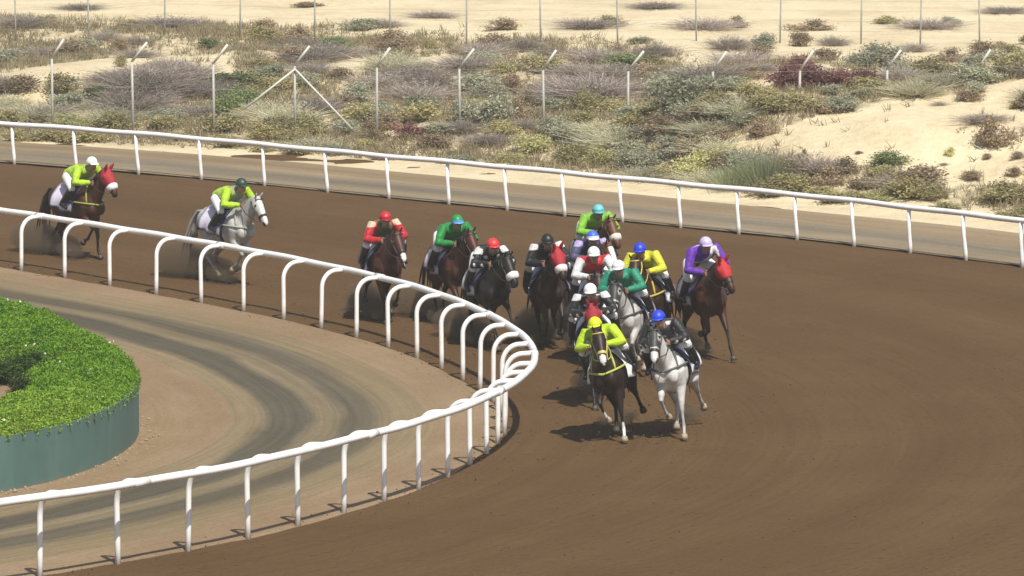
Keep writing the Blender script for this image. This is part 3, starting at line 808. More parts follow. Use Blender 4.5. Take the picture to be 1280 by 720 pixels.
for i, (x, y, wd, ht, kind) in enumerate(BUSHES):
    o = obj("tussock" if kind == 'grass' else "grass_clump" if kind == 'straw' else "shrub", BM[kind][i % 3])
    o.location = (x, y, float(ground_h(x, y)) - 0.02)
    o.rotation_euler = (0, 0, rnd.uniform(0, 6.28))
    big = 1.0 if in_poly(np.array(x), np.array(y), DUNE) else 0.88 if kind == 'grass' else 1.25
    o.scale = (wd * big, wd * big * rnd.uniform(0.8, 1.15), ht * big)
    tag(o, bush_label(x, y, wd, kind), "grass" if kind in ('grass', 'straw') else "shrub", "scrub plants on the dunes")
    PLANTS.append(o)
same = {}
for o in PLANTS:
    same.setdefault(o["label"], []).append(o)
for lb, os_ in same.items():
    if len(os_) > 1:
        os_.sort(key=lambda q: q.location.y)
        pre = {2: ["nearer", "farther"], 3: ["nearest", "middle", "farthest"]}.get(len(os_), ["nearest", "second nearest"] + ["third nearest"] * (len(os_) - 3) + ["farthest"])
        for o, q in zip(os_, pre):
            o["label"] = q + " " + lb

# low ground cover nobody could count
n = 90000
cx = rng.uniform(-19, 19, n); cy = rng.uniform(136, 186, n)
dens = scrubby(cx, cy)
cy2 = cy - veg_line(cx)
patch = np.clip(0.55 + 0.9 * fbm(cx, cy, 1.3, 9), 0.06, 1)
keep = rng.uniform(0, 1, n) < dens * patch
cx, cy = cx[keep], cy[keep]
k = 6
bx = np.repeat(cx, k) + rng.normal(0, 0.05, len(cx) * k)
by = np.repeat(cy, k) + rng.normal(0, 0.05, len(cx) * k)
bz = ground_h(bx, by) - 0.01
hgt = np.repeat(rng.uniform(0.08, 0.28, len(cx)), k) * rng.uniform(0.6, 1.2, len(bx))
bb = np.stack([bx, by, bz], -1)
tt = bb + np.stack([rng.normal(0, 0.09, len(bx)), rng.normal(0, 0.09, len(bx)), hgt], -1)
cover = quads_mesh("ground_cover", blades(bb, tt, 0.028))
cover.materials.append(leaf_mat("ground_cover", [(0.22, 0.20, 0.10), (0.34, 0.295, 0.165), (0.30, 0.25, 0.18), (0.40, 0.34, 0.20), (0.46, 0.38, 0.24)], 0.4, 0.85))
tag(obj("ground_cover", cover), "low dry scrub and grass covering the dunes behind the outer rail", "ground cover", kind="stuff")

# ------------------------------------------------------------------ hedge bed in the infield
WALL = [(-17.5, 89.5), (-14.5, 91.0), (-12.0, 92.6), (-10.2, 94.1), (-8.83, 95.55), (-8.05, 96.75), (-7.5, 98.1), (-7.1, 99.75), (-6.92, 101.5), (-6.98, 103.3), (-7.3, 105.1), (-7.9, 107.0), (-8.8, 109.1), (-10.0, 111.4), (-11.5, 113.9), (-13.5, 117.0), (-16, 120.5)]
WC = catmull(WALL, 0.12)
WS = np.r_[0, np.cumsum(np.linalg.norm(np.diff(WC, axis=0), axis=1))]
wt = np.gradient(WC, axis=0); wt /= np.linalg.norm(wt, axis=1)[:, None]
WN = np.stack([-wt[:, 1], wt[:, 0]], -1)      # to the inside of the bed
def wall_paint():
    m, n, l, b = mat("green_board")
    tc = n.new("ShaderNodeTexCoord").outputs["Object"]
    oi = n.new("ShaderNodeObjectInfo")
    t = nz(n, l, mapping(n, l, tc, (1.1, 1.1, 0.8)), 1.0, 6, 0.6)
    r = ramp(n, [(0.3, (0.068, 0.138, 0.122)), (0.5, (0.080, 0.152, 0.136)), (0.72, (0.098, 0.17, 0.152))])
    l.new(t.outputs[0], r.inputs[0])
    sk2 = nz(n, l, mapping(n, l, tc, (3.5, 3.5, 0.25)), 1.0, 5, 0.6)
    sr = ramp(n, [(0.35, (0.95, 0.95, 0.945)), (0.55, (1, 1, 1)), (0.72, (1.04, 1.04, 1.03))]); l.new(sk2.outputs[0], sr.inputs[0])
    rc = mixc(n, l, 1.0, r.outputs[0], sr.outputs[0], 'MULTIPLY')
    d = nz(n, l, tc, 2.5, 6, 0.7)
    sep = n.new("ShaderNodeSeparateXYZ"); l.new(tc, sep.inputs[0])
    a = n.new("ShaderNodeMath"); a.operation = 'MULTIPLY_ADD'; a.inputs[1].default_value = 0.3
    l.new(d.outputs[0], a.inputs[0]); l.new(sep.outputs[2], a.inputs[2])
    rr = ramp(n, [(0.10, (0.5, 0.5, 0.5)), (0.26, (0, 0, 0))]); l.new(a.outputs[0], rr.inputs[0])
    c = mixc(n, l, rr.outputs[0], rc, (0.22, 0.17, 0.105))
    hv = n.new("ShaderNodeHueSaturation"); l.new(c, hv.inputs["Color"])
    ma = n.new("ShaderNodeMath"); ma.operation = 'MULTIPLY_ADD'; ma.inputs[1].default_value = 0.08; ma.inputs[2].default_value = 0.96
    l.new(oi.outputs["Random"], ma.inputs[0]); l.new(ma.outputs[0], hv.inputs["Value"])
    l.new(hv.outputs[0], b.inputs["Base Color"])
    b.inputs["Roughness"].default_value = 0.7
    bump(n, l, t.outputs[0], 0.25, 0.02, b)
    return m
M['board'] = wall_paint()
root = tag(empty("planter_wall", (-6.92, 101.5, 0)), "curved low green board wall holding in the bright green hedge", "wall")
s = 0.0
while s < WS[-1] - 0.5:
    s1 = s + 1.22
    ss = np.linspace(s + 0.0004, s1 - 0.0004, 11)
    if s1 < WS[-1]:
        mb = MB()
        pr = rnd.uniform(-0.0015, 0.0015); tz = 0.97 + rnd.uniform(-0.006, 0.006)
        rings = []
        for v in ss:
            wc = np.array([np.interp(v, WS, WC[:, j]) for j in (0, 1)]); wn = np.array([np.interp(v, WS, WN[:, j]) for j in (0, 1)])
            p, q = wc - wn * (0.02 + pr), wc + wn * 0.03
            rings.append([(p[0], p[1], -0.05), (p[0], p[1], tz), (q[0], q[1], tz), (q[0], q[1], -0.05)])
        mb.loft(rings)
        o = obj("panel", mb.mesh("panel", False), M['board'], root); o.location = -root.location
    s = s1
# hedge ring
leafy = leaf_mat("hedge_leaf", [(0.14, 0.31, 0.018), (0.18, 0.37, 0.022), (0.23, 0.42, 0.032), (0.30, 0.47, 0.055)], 0.35, 0.55)
leafy2 = leaf_mat("hedge_leaf_pale", [(0.24, 0.39, 0.03), (0.30, 0.45, 0.045), (0.37, 0.50, 0.09)], 0.35, 0.55)
root = tag(empty("hedge", (-7.6, 102.0, 0)), "dense bright green hedge with small white flowers inside the curved wall", "hedge")
BED = [tuple(q) for q in WC]
soil = mesh_from("planter_soil", [(q[0] + WN[i][0] * 0.03, q[1] + WN[i][1] * 0.03, 0.86) for i, q in enumerate(WC)], [list(range(len(WC)))])
tag(obj("planter_soil", soil, M['infield']), kind="structure")
def hedge_pts(n, x0=-13.0):
    x = rng.uniform(x0, -6.8, n); y = rng.uniform(92.5, 116, n)
    dmin = np.full(n, 9.0); si = np.zeros(n)
    for i in range(0, len(WC), 3):
        d = np.hypot(x - WC[i, 0], y - WC[i, 1])
        si = np.where(d < dmin, WS[i], si); dmin = np.minimum(dmin, d)
    ins = in_poly(x, y, BED)
    gap = np.hypot((x + 9.75 + 0.12 * np.sin(y * 2.1)) / 0.95, (y - 101.6) / 3.6)     # worn gap in the planting
    keep = (ins | (dmin < 0.07)) & (rng.uniform(0, 1, n) < np.clip((gap - 0.85) / 0.3, 0.0, 1))
    x, y, dmin, si, gap = [q[keep] for q in (x, y, dmin, si, gap)]
    edge = np.minimum(1, dmin / 0.5) ** 0.6 * np.minimum(1, np.maximum(gap - 0.8, 0.02) / 0.5) ** 0.5
    top = 0.95 + edge * (0.26 + 0.13 * fbm(x, y, 0.8, 3) + 0.10 * fbm(x, y, 0.3, 8)) + 0.28 * sstep(102, 109, y) * edge
    z = np.maximum(top - rng.exponential(0.085, len(x)), 0.875)
    return np.stack([x, y, z], -1), si
hl = [float(WS[np.argmin(np.hypot(WC[:, 0] - q[0], WC[:, 1] - q[1]))]) for q in ((-14.5, 91.0), (-8.05, 96.75))]
P, s_ = hedge_pts(420000)
ax = rand_unit(len(P)); ax[:, 2] = np.abs(ax[:, 2]) * 0.6 + 0.15; ax /= np.linalg.norm(ax, axis=1)[:, None]
Q = leaf_quads(P, ax, rng.uniform(0.035, 0.085, len(P)), rng.uniform(0.016, 0.034, len(P)))
fr = (P[:, 1] < 99.5 + rng.normal(0, 1.5, len(s_))) & (rng.uniform(0, 1, len(s_)) < 0.75)
pat = fbm(P[:, 0], P[:, 1], 0.55, 6) + 0.5 * fbm(P[:, 0], P[:, 1], 0.2, 2) + rng.normal(0, 0.18, len(P))
dk = (pat > 0.42) & ~fr
leafy3 = leaf_mat("hedge_leaf_deep", [(0.07, 0.19, 0.012), (0.10, 0.25, 0.016), (0.14, 0.30, 0.02)], 0.35, 0.55)
for q, m in ((Q[~fr & ~dk], leafy), (Q[fr], leafy2), (Q[dk], leafy3)):
    fm = quads_mesh("foliage", q); fm.materials.append(m)
    o = obj("foliage", fm, None, root); o.location = -root.location; o["kind"] = "stuff"
mb = MB()
P, s_ = hedge_pts(700)
for p in P:
    mb.tube([(p[0] + rnd.uniform(-.1, .1), p[1] + rnd.uniform(-.1, .1), 0.85), tuple(p)], [0.014, 0.006], 4)
o = obj("stems", mb.mesh("stems"), simple("stem_bark", (0.09, 0.065, 0.04), 0.8), root); o.location = -root.location; o["kind"] = "stuff"
P, s_ = hedge_pts(9000)
P = P[(P[:, 2] > 1.15)]
P = P[fbm(P[:, 0], P[:, 1], 0.5, 12) > 0.5][:70] + [0, 0, 0.05]
q = np.concatenate([leaf_quads(P, rand_unit(len(P)), np.full(len(P), 0.05), np.full(len(P), 0.045)) for _ in range(2)])
fm = quads_mesh("flowers", q); fm.materials.append(simple("white_petal", (0.78, 0.78, 0.70), 0.6))
o = obj("flowers", fm, None, root); o.location = -root.location; o["kind"] = "stuff"

for q, (x, y, wd, ht, lb) in enumerate([(-9.05, 104.3, 1.1, 0.62, "dark green shrub at the back of the gap in the hedge"), (-9.5, 103.0, 1.0, 0.5, "low dark green shrub in the middle of the hedge's gap"), (-8.95, 101.9, 0.7, 0.42, "small dark green shrub at the right edge of the hedge's gap")]):
    o = obj("garden_shrub", BM['dark'][q])
    o.location = (x, y, 0.85); o.scale = (wd, wd, ht)
    tag(o, lb, "shrub", "shrubs in the gap of the hedge")
# ------------------------------------------------------------------ horses and jockeys
HS = 1.10      # these are big horses
def remesh(mb, voxel, smooth_n=4):
    tmp = bpy.data.objects.new("tmp", mesh_from("tmp", mb.v, mb.f))
    COL.objects.link(tmp)
    md = tmp.modifiers.new("r", 'REMESH'); md.mode = 'VOXEL'; md.voxel_size = voxel; md.adaptivity = 0
    sm = tmp.modifiers.new("s", 'SMOOTH'); sm.factor = 0.5; sm.iterations = smooth_n
    dg = bpy.context.evaluated_depsgraph_get()
    me = bpy.data.meshes.new_from_object(tmp.evaluated_get(dg))
    src = tmp.data
    bpy.data.objects.remove(tmp); bpy.data.meshes.remove(src)
    me.polygons.foreach_set("use_smooth", np.ones(len(me.polygons), bool))
    return me

def coords(me):
    a = np.zeros(len(me.vertices) * 3, np.float32)
    me.vertices.foreach_get("co", a)
    return a.reshape(-1, 3)

def paint(me, cols):
    at = me.color_attributes.new("Col", 'FLOAT_COLOR', 'POINT')
    at.data.foreach_set("color", np.c_[cols, np.ones(len(cols))].astype(np.float32).ravel())

def seg_dist(P, a, b):
    a = np.array(a); b = np.array(b); d = b - a
    t = np.clip(((P - a) @ d) / (d @ d), 0, 1)
    return np.linalg.norm(P - a - t[:, None] * d, axis=1), t

def ring(c, fwd, h, wd, n=16, p=2.2, drop=0.0):
    f = Vector((fwd[0], 0, fwd[1])).normalized()
    up = Vector((-f.z, 0, f.x))
    out = []
    for k in range(n):
        a = 2 * math.pi * k / n
        ca, sa = math.cos(a), math.sin(a)
        yy = wd * math.copysign(abs(ca) ** (2 / p), ca)
        uu = h * math.copysign(abs(sa) ** (2 / p), sa)
        if drop and uu > 0:
            yy *= 1 - drop * (uu / h) ** 2
        out.append(Vector((c[0], 0, c[1])) + up * uu + Vector((0, yy, 0)))
    return out

TRUNK = [(-0.84, 1.24, .10, .08), (-0.79, 1.23, .22, .18), (-0.66, 1.215, .305, .25), (-0.48, 1.21, .33, .275), (-0.25, 1.18, .325, .275), (0.0, 1.14, .345, .29), (0.22, 1.135, .375, .285), (0.40, 1.16, .385, .255), (0.56, 1.18, .33, .225), (0.68, 1.20, .24, .18), (0.76, 1.22, .12, .10)]
def trunk_at(x):
    T = np.array(TRUNK)
    return [float(np.interp(x, T[:, 0], T[:, j])) for j in (1, 2, 3)]

# joints in the side plane: front = elbow, knee, fetlock, coronet; hind = stifle, hock, fetlock, coronet
POSES = {
    'drive': dict(LF=[(.40, .90), (.50, .50), (.50, .20), (.57, .075)], RF=[(.45, .93), (.74, .72), (.52, .46), (.38, .40)],
                  LH=[(-.48, .88), (-.90, .62), (-1.12, .40), (-1.24, .32)], RH=[(-.24, .84), (-.48, .52), (-.26, .26), (-.17, .17)]),
    'reach': dict(LF=[(.50, .95), (.86, .80), (1.08, .55), (1.18, .45)], RF=[(.46, .92), (.68, .58), (.80, .26), (.90, .12)],
                  LH=[(-.22, .84), (-.42, .50), (-.18, .20), (-.08, .075)], RH=[(-.42, .86), (-.82, .55), (-.86, .21), (-.80, .075)]),
    'gather': dict(LF=[(.44, .92), (.72, .66), (.48, .42), (.36, .34)], RF=[(.40, .90), (.54, .52), (.30, .30), (.17, .30)],
                   LH=[(-.28, .82), (-.56, .50), (-.26, .26), (-.15, .19)], RH=[(-.30, .84), (-.62, .52), (-.52, .20), (-.45, .075)]),
    'strike': dict(LF=[(.42, .91), (.50, .56), (.22, .42), (.10, .45)], RF=[(.48, .92), (.72, .56), (.84, .23), (.92, .075)],
                   LH=[(-.46, .86), (-.86, .56), (-.98, .26), (-1.07, .13)], RH=[(-.34, .84), (-.66, .54), (-.60, .24), (-.54, .12)]),
}
SW = {'L': 1, 'R': -1}
M['coat'] = attr_mat("horse_coat", 0.48, 0.0, 30.0, 0.10, 0.3, 0.28)
M['silk'] = attr_mat("jockey_silk", 0.5, 0.1, 17.0, 1.0, 0.35, 0.28)
M['cloth'] = attr_mat("saddle_cloth", 0.75, 0.1, 22.0, 0.4, 0.2, 0.12)
M['hoof'] = simple("hoof_horn", (0.06, 0.05, 0.04), 0.55, 0.25)
M['hoof_pale'] = simple("hoof_pale", (0.33, 0.27, 0.19), 0.55, 0.2)
M['eye'] = simple("eye_dark", (0.012, 0.008, 0.006), 0.12, 0.1)
M['leather'] = simple("black_leather", (0.018, 0.015, 0.013), 0.45, 0.3)
M['breech'] = simple("white_breeches", (0.70, 0.70, 0.70), 0.7, 0.06)
M['boot'] = simple("black_boot", (0.014, 0.014, 0.017), 0.35, 0.3)
M['skin'] = simple("skin", (0.34, 0.19, 0.125), 0.55, 0.1)
M['goggle'] = simple("goggle_lens", (0.015, 0.015, 0.018), 0.15, 0.1)
M['steel'] = simple("stirrup_steel", (0.5, 0.5, 0.5), 0.3, 0.1, metal=1.0)
_cm = {}
def cmat(col, rough=0.6):
    key = (tuple(col), rough)
    if key not in _cm:
        _cm[key] = simple("dyed_%02d" % len(_cm), col, rough, 0.10, 12.0)
    return _cm[key]

COATS = {'dark': (0.026, 0.0135, 0.0115), 'black': (0.020, 0.015, 0.014), 'bay': (0.070, 0.023, 0.012), 'brown': (0.038, 0.020, 0.014), 'chestnut': (0.135, 0.052, 0.024), 'grey': (0.66, 0.655, 0.635), 'silver': (0.50, 0.50, 0.475)}
WHITE = (0.74, 0.73, 0.70)

def build_horse(pos, psi, coat, pose, mirror, label, yaw=0.0, hood=None, nose=None, bridle=(0.02, 0.017, 0.015), breast=None, mask=None, blaze=0.0, snip=False, socks=(), neck=0.0, cloth=(0.72, 0.72, 0.74), trim=(0.03, 0.03, 0.09), number=None):
    th = math.atan2(-math.cos(psi), math.sin(psi))
    root = empty("racehorse", (pos[0], pos[1], 0.0), th)
    root.scale = (HS, HS * 1.04, HS)
    tag(root, label, "horse", "racehorses galloping round the bend")
    coatc = np.array(COATS[coat])
    light = coat in ('grey', 'silver')
    mb = MB()
    mb.loft([ring((x, z), (1, 0), h, wd, drop=0.35) for (x, z, h, wd) in TRUNK])
    # neck and head in the side plane
    nb = Vector((0.46, 1.30)); poll = Vector((1.05, 1.90 + neck))
    mid = nb.lerp(poll, 0.5) + Vector((0.03, -0.03))
    nd = (poll - nb).normalized()
    nk = [(nb - nd * 0.12, .34, .17), (nb + nd * 0.10, .30, .15), (mid, .205, .105), (nb.lerp(poll, 0.8) + Vector((0.01, 0.0)), .155, .085), (poll + nd * 0.03, .12, .08)]
    mb.loft([ring(c, nd, h, wd, drop=0.3) for (c, h, wd) in nk])
    hd = Vector((0.56, -0.83)).normalized()
    H0 = poll + Vector((0.015, 0.03))
    hup = Vector((-hd.y, hd.x))
    HEAD = [(-0.05, .075, .07, 0), (0.02, .125, .098, -.02), (0.12, .145, .112, -.03), (0.20, .135, .108, -.025), (0.30, .105, .086, 0), (0.42, .082, .066, .01), (0.52, .078, .066, 0.005), (0.585, .068, .062, -0.005), (0.625, .035, .036, -0.012)]
    def hpt(t, u=0.0):
        return H0 + hd * t + hup * u
    def hring(t, grow=0.0, n=16):
        T = np.array(HEAD)
        h, wd, u = [float(np.interp(t, T[:, 0], T[:, j])) for j in (1, 2, 3)]
        return ring(hpt(t, u), hd, h + grow, wd + grow, n, 2.4, drop=0.15)
    mb.loft([hring(h[0]) for h in HEAD])
    for s in (1, -1):      # breast, shoulder and quarter muscles
        mb.ball((0.68, s * .105, 1.10), (.11, .105, .15)); mb.ball((0.46, s * .185, 1.16), (.17, .085, .24)); mb.ball((-0.58, s * .15, 1.20), (.22, .125, .26))
    ears = []
    for s in (1, -1):
        e0 = Vector((hpt(0.0, .09).x, s * .055, hpt(0.0, .09).y)); e1 = e0 + Vector((hup.x * .17 - hd.x * .03, s * .03, hup.y * .17 - hd.y * .05))
        ears.append((e0, e1))
        mb.tube([e0 - (e1 - e0) * 0.3, e0.lerp(e1, 0.45), e1], [0.026, 0.034, 0.006], 8, 0.7)
    # legs
    segs = {}
    for lg, J in POSES[pose].items():
        side = SW[lg[0]] * (-1 if mirror else 1)
        F_ = lg[1] == 'F'
        y0, y1 = (0.15, 0.125) if F_ else (0.155, 0.13)
        top = Vector((0.50, side * y0, 1.18)) if F_ else Vector((-0.56, side * y0 * 0.9, 1.18))
        a, k, f, c = [Vector((x, side * (y0 + (y1 - y0) * min(1, q / 1.5)), z)) for q, (x, z) in enumerate(J)]
        if F_:
            P = [top, a, a.lerp(k, .45), k.lerp(a, .10), k, k.lerp(f, .22), k.lerp(f, .7), f, f.lerp(c, .5), c]
            rr = [.165, .125, .083, .056, .054, .039, .035, .046, .038, .047]
        else:
            P = [top, a, a.lerp(k, .5), k.lerp(a, .10), k, k.lerp(f, .22), k.lerp(f, .7), f, f.lerp(c, .5), c]
            rr = [.215, .165, .095, .062, .062, .044, .038, .048, .040, .049]
        mb.tube(P, rr, 10, 0.82)
        segs[lg] = (a, k, f, c, side)
    body = remesh(mb, 0.023, 5)
    V = coords(body)
    col = np.tile(coatc, (len(V), 1))
    # belly and flank shading of the coat itself, dapples for greys
    if light:
        dap = 0.5 + 0.5 * np.sin(V[:, 0] * 26 + 2 * np.sin(V[:, 2] * 19)) * np.cos(V[:, 2] * 24 + V[:, 1] * 15)
        rump = sstep(0.2, -0.7, V[:, 0])
        col *= (1 - 0.16 * dap * rump)[:, None]
    for lg, (a, k, f, c, side) in segs.items():
        d1, t1 = seg_dist(V, k, f); d2, t2 = seg_dist(V, f, c)
        low = np.minimum(d1, d2) < 0.085
        d0, t0 = seg_dist(V, a, k)
        up = (d0 < 0.12) & (t0 > 0.55)
        blk = np.array((0.014, 0.011, 0.010)) if not light else coatc * np.array((0.62, 0.62, 0.64))
        if coat != 'chestnut':
            wgt = np.where(low, 0.85, np.where(up, 0.85 * (t0 - 0.55) / 0.45, 0))[:, None]
            col = col * (1 - wgt) + blk * wgt
        if lg in socks:
            sk_ = ((d2 < 0.075) | ((d1 < 0.075) & (t1 > 0.62)))[:, None]
            col = np.where(sk_, np.array(WHITE), col)
    # head frame
    hx = (V[:, 0] - H0.x) * hd.x + (V[:, 2] - H0.y) * hd.y
    hu = (V[:, 0] - H0.x) * hup.x + (V[:, 2] - H0.y) * hup.y
    onhead = (hx > -0.12) & (hx < 0.7) & (np.abs(V[:, 1]) < 0.16) & (hu > -0.2) & (V[:, 0] > 0.95)
    if mask is not None:
        mk = onhead & (hx < 0.36)
        col[mk] = np.array(mask)
        fade = onhead & (hx >= 0.36)
        col[fade] = np.array((0.66, 0.65, 0.63))
        eyer = onhead & (np.abs(hx - 0.17) < 0.06) & (np.abs(V[:, 1]) > 0.075)
        col[eyer] = np.array((0.45, 0.44, 0.42))
    if blaze:
        bl = onhead & (np.abs(V[:, 1]) < blaze) & (hu > 0.03) & (hx > 0.08)
        col[bl] = np.array(WHITE)
    if snip:
        bl = onhead & (np.abs(V[:, 1]) < 0.05) & (hx > 0.46) & (hu > -0.01)
        col[bl] = np.array(WHITE)
    nos = onhead & (hx > 0.535) & (np.abs(np.abs(V[:, 1]) - 0.045) < 0.02) & (hu > -0.02) & (hu < 0.04)
    col[nos] = np.array((0.02, 0.015, 0.015))
    if not light and not snip:
        muz = onhead & (hx > 0.50)
        col[muz] *= 0.7
    paint(body, col)
    obj("body", body, M['coat'], root)
    for lg, (a, k, f, c, side) in segs.items():
        d = (c - f).normalized(); d = (d + Vector((0.1, 0, -0.35))).normalized()
        hm = MB(); hm.tube([c - d * .01, c + d * .03, c + d * .085], [.048, .054, .064], 10)
        for i, v in enumerate(hm.v):
            hm.v[i] = (v[0], v[1], max(v[2], 0.004))
        obj("hoof", hm.mesh("hoof"), M['hoof_pale'] if (lg in socks or light) else M['hoof'], root)
    for s in (1, -1):
        em = MB(); p = hpt(0.165, 0.045); em.ball((p.x, s * 0.098, p.y), 0.024, 8, 5)
        obj("eye", em.mesh("eye"), M['eye'], root)
    hair = (0.016, 0.012, 0.010) if not light else (0.30, 0.30, 0.29)
    if coat == 'chestnut': hair = (0.11, 0.045, 0.022)
    # mane: one ragged sheet along the crest
    N = 26
    mm = MB(); rg = []
    for i in range(N):
        t = i / (N - 1)
        c = nb.lerp(poll, 0.12 + 0.86 * t); hh = float(np.interp(0.12 + 0.86 * t, [0, .5, .8, 1], [.32, .205, .155, .115]))
        cr = c + Vector((-nd.y, nd.x)) * (hh - 0.015)
        ln = 0.12 + 0.05 * math.sin(i * 2.3) + (0.04 if i % 2 else 0)
        yy = 0.085 * (1 if mirror else -1)
        rg.append([Vector((cr.x + 0.01, 0.012, cr.y)), Vector((cr.x - 0.01, 0, cr.y + 0.025)), Vector((cr.x, yy * .75, cr.y - ln * .35)), Vector((cr.x - 0.03, yy * 1.25, cr.y - ln)), Vector((cr.x, yy * .6, cr.y - ln * .4))])
    mm.loft(rg)
    obj("mane", mm.mesh("mane"), cmat(hair, 0.6), root)
    tm = MB()
    for i in range(11):
        sy = rnd.uniform(-1, 1); L = rnd.uniform(.8, 1.1)
        p0 = Vector((-0.82, sy * .02, 1.42)); sw = rnd.uniform(-.05, .05)
        tm.tube([p0, p0 + Vector((-.14, sy * .02, -.02)), p0 + Vector((-.30, sy * .05 + sw, -.20 - rnd.uniform(0, .06))), p0 + Vector((-.42 * L, sy * .08 + sw * 2, -.52 * L)), p0 + Vector((-.50 * L, sy * .10 + sw * 3, -.85 * L))], [.022, .032, .036, .028, .006], 6)
    obj("tail", tm.mesh("tail"), cmat(hair, 0.6), root)
    # tack
    def strap(rings_, m, name="strap", parent=root):
        sb = MB(); sb.loft(rings_, cap=False)
        n_ = len(rings_[0])
        o = obj(name, sb.mesh(name), m, parent)
        md = o.modifiers.new("t", 'SOLIDIFY'); md.thickness = 0.006
        return o
    br = obj("bridle", None, None, root)
    bc = cmat(bridle, 0.5)
    bm_ = MB()
    bm_.loft([hring(0.385, .007), hring(0.41, .012), hring(0.435, .007)], cap=False)
    for s in (1, -1):
        ps = []
        for t in (0.02, 0.12, 0.24, 0.36, 0.49):
            T = np.array(HEAD); wd = float(np.interp(t, T[:, 0], T[:, 2])); p = hpt(t, -0.035)
            ps.append((p.x, s * (wd + .004), p.y))
        bm_.tube(ps, 0.012, 6)
    bm_.tube([(hpt(.06, .10).x, s, hpt(.06, .10).y) for s in (-.09, 0, .09)], 0.014, 6)
    br2 = bm_.mesh("bridle"); br2.materials.append(bc)
    bpy.data.objects.remove(br)
    obj("bridle", br2, None, root)
    if nose is not None:      # sheepskin noseband
        sm = MB(); sm.loft([hring(0.33, .0), hring(0.35, .036), hring(0.40, .044), hring(0.45, .036), hring(0.47, .0)], cap=False)
        obj("noseband", sm.mesh("noseband"), cmat(nose, 0.9), root)
    if hood is not None:
        hm = MB(); hm.loft([hring(t, .014 + (.006 if .05 < t < .3 else 0)) for t in (-.055, -.02, .03, .08, .14, .20, .26, .30, .335)])
        for (e0, e1) in ears:
            hm.tube([e0 - (e1 - e0) * .2, e0.lerp(e1, .45), e1 + (e1 - e0) * .05], [.036, .043, .012], 8, .8)
        for s in (1, -1):
            p = hpt(.15, .045); hm.ball((p.x - .02, s * .115, p.y), (.05, .028, .05), 8, 5)
        obj("hood", remesh(hm, 0.016, 3), cmat(hood, 0.75), root)
    # reins
    hands = [(0.70, s * 0.13, 1.675) for s in (1, -1)]
    for s, hp in zip((1, -1), hands):
        rm = MB(); b0 = hpt(.51, -.03)
        p0 = Vector((b0.x, s * .075, b0.y)); p1 = Vector(hp)
        rm.tube([p0, p0.lerp(p1, .35) + Vector((0, s * .05, -.05)), p0.lerp(p1, .7) + Vector((0, s * .03, -.05)), p1], 0.009, 6)
        obj("rein", rm.mesh("rein"), bc, root)
    if breast is not None:
        pl = [(0.10, -0.30, 1.26), (0.25, -0.293, 1.25)]
        for k_ in range(17):
            a = -math.pi / 2 + math.pi * k_ / 16
            pl.append((0.40 + 0.405 * math.cos(a), 0.272 * math.sin(a), 1.19 + 0.05 * abs(math.sin(a))))
        pl += [(0.25, 0.293, 1.25), (0.10, 0.30, 1.26)]
        bmh = MB(); bmh.tube(pl, 0.02, 8, 1.0)
        obj("breast_girth", bmh.mesh("breast_girth"), cmat(breast, 0.7), root)
        pl = []
        for k_ in range(15):       # yoke up each side of the neck
            a = math.pi * k_ / 14
            pl.append((0.62 - 0.10 * math.sin(a), 0.19 * math.cos(a), 1.22 + 0.42 * math.sin(a)))
        bmh = MB(); bmh.tube(pl, 0.02, 8)
        obj("neck_strap", bmh.mesh("neck_strap"), cmat(breast, 0.7), root)
    # girth, saddle cloth, saddle
    def wrap(x, a, off):
        z, h, wd = trunk_at(x)
        ca, sa = math.cos(a), math.sin(a)
        yy = (wd + off) * math.copysign(abs(ca) ** (2 / 2.2), ca); uu = (h + off) * math.copysign(abs(sa) ** (2 / 2.2), sa)
        if uu > 0: yy *= 1 - .35 * (uu / (h + off)) ** 2 * 0.9
        return Vector((x, yy, z + uu))
    gm = MB(); gm.loft([[wrap(x, 2 * math.pi * k_ / 24, off) for k_ in range(24)] for x, off in ((.13, .002), (.15, .014), (.22, .014), (.24, .002))], cap=False)
    obj("girth", gm.mesh("girth"), M['leather'], root)
    na, nx_ = 27, 12
    cv, cc = [], []
    for i in range(nx_):
        for k_ in range(na):
            u = k_ / (na - 1) * 2 - 1
            a = math.pi / 2 + u * R(104)
            x = -0.50 + 0.80 * i / (nx_ - 1)
            fl = 0.055 * max(0, abs(u) - .55) / .45 * (1.0 + 0.6 * math.sin(i * 1.1 + u * 3 + pos[0] * 7))
            cv.append(wrap(x, a, 0.022 + fl))
            edge = (i in (0, nx_ - 1)) or k_ in (0, na - 1)
            front = i >= nx_ - 4 and abs(u) < .8
            cc.append(trim if edge or front else cloth)
    cf = [(i * na + k_, (i + 1) * na + k_, (i + 1) * na + k_ + 1, i * na + k_ + 1) for i in range(nx_ - 1) for k_ in range(na - 1)]
    cme = mesh_from("saddle_cloth", cv, cf, True); paint(cme, np.array(cc))
    co = obj("saddle_cloth", cme, M['cloth'], root)
    md = co.modifiers.new("t", 'SOLIDIFY'); md.thickness = 0.012
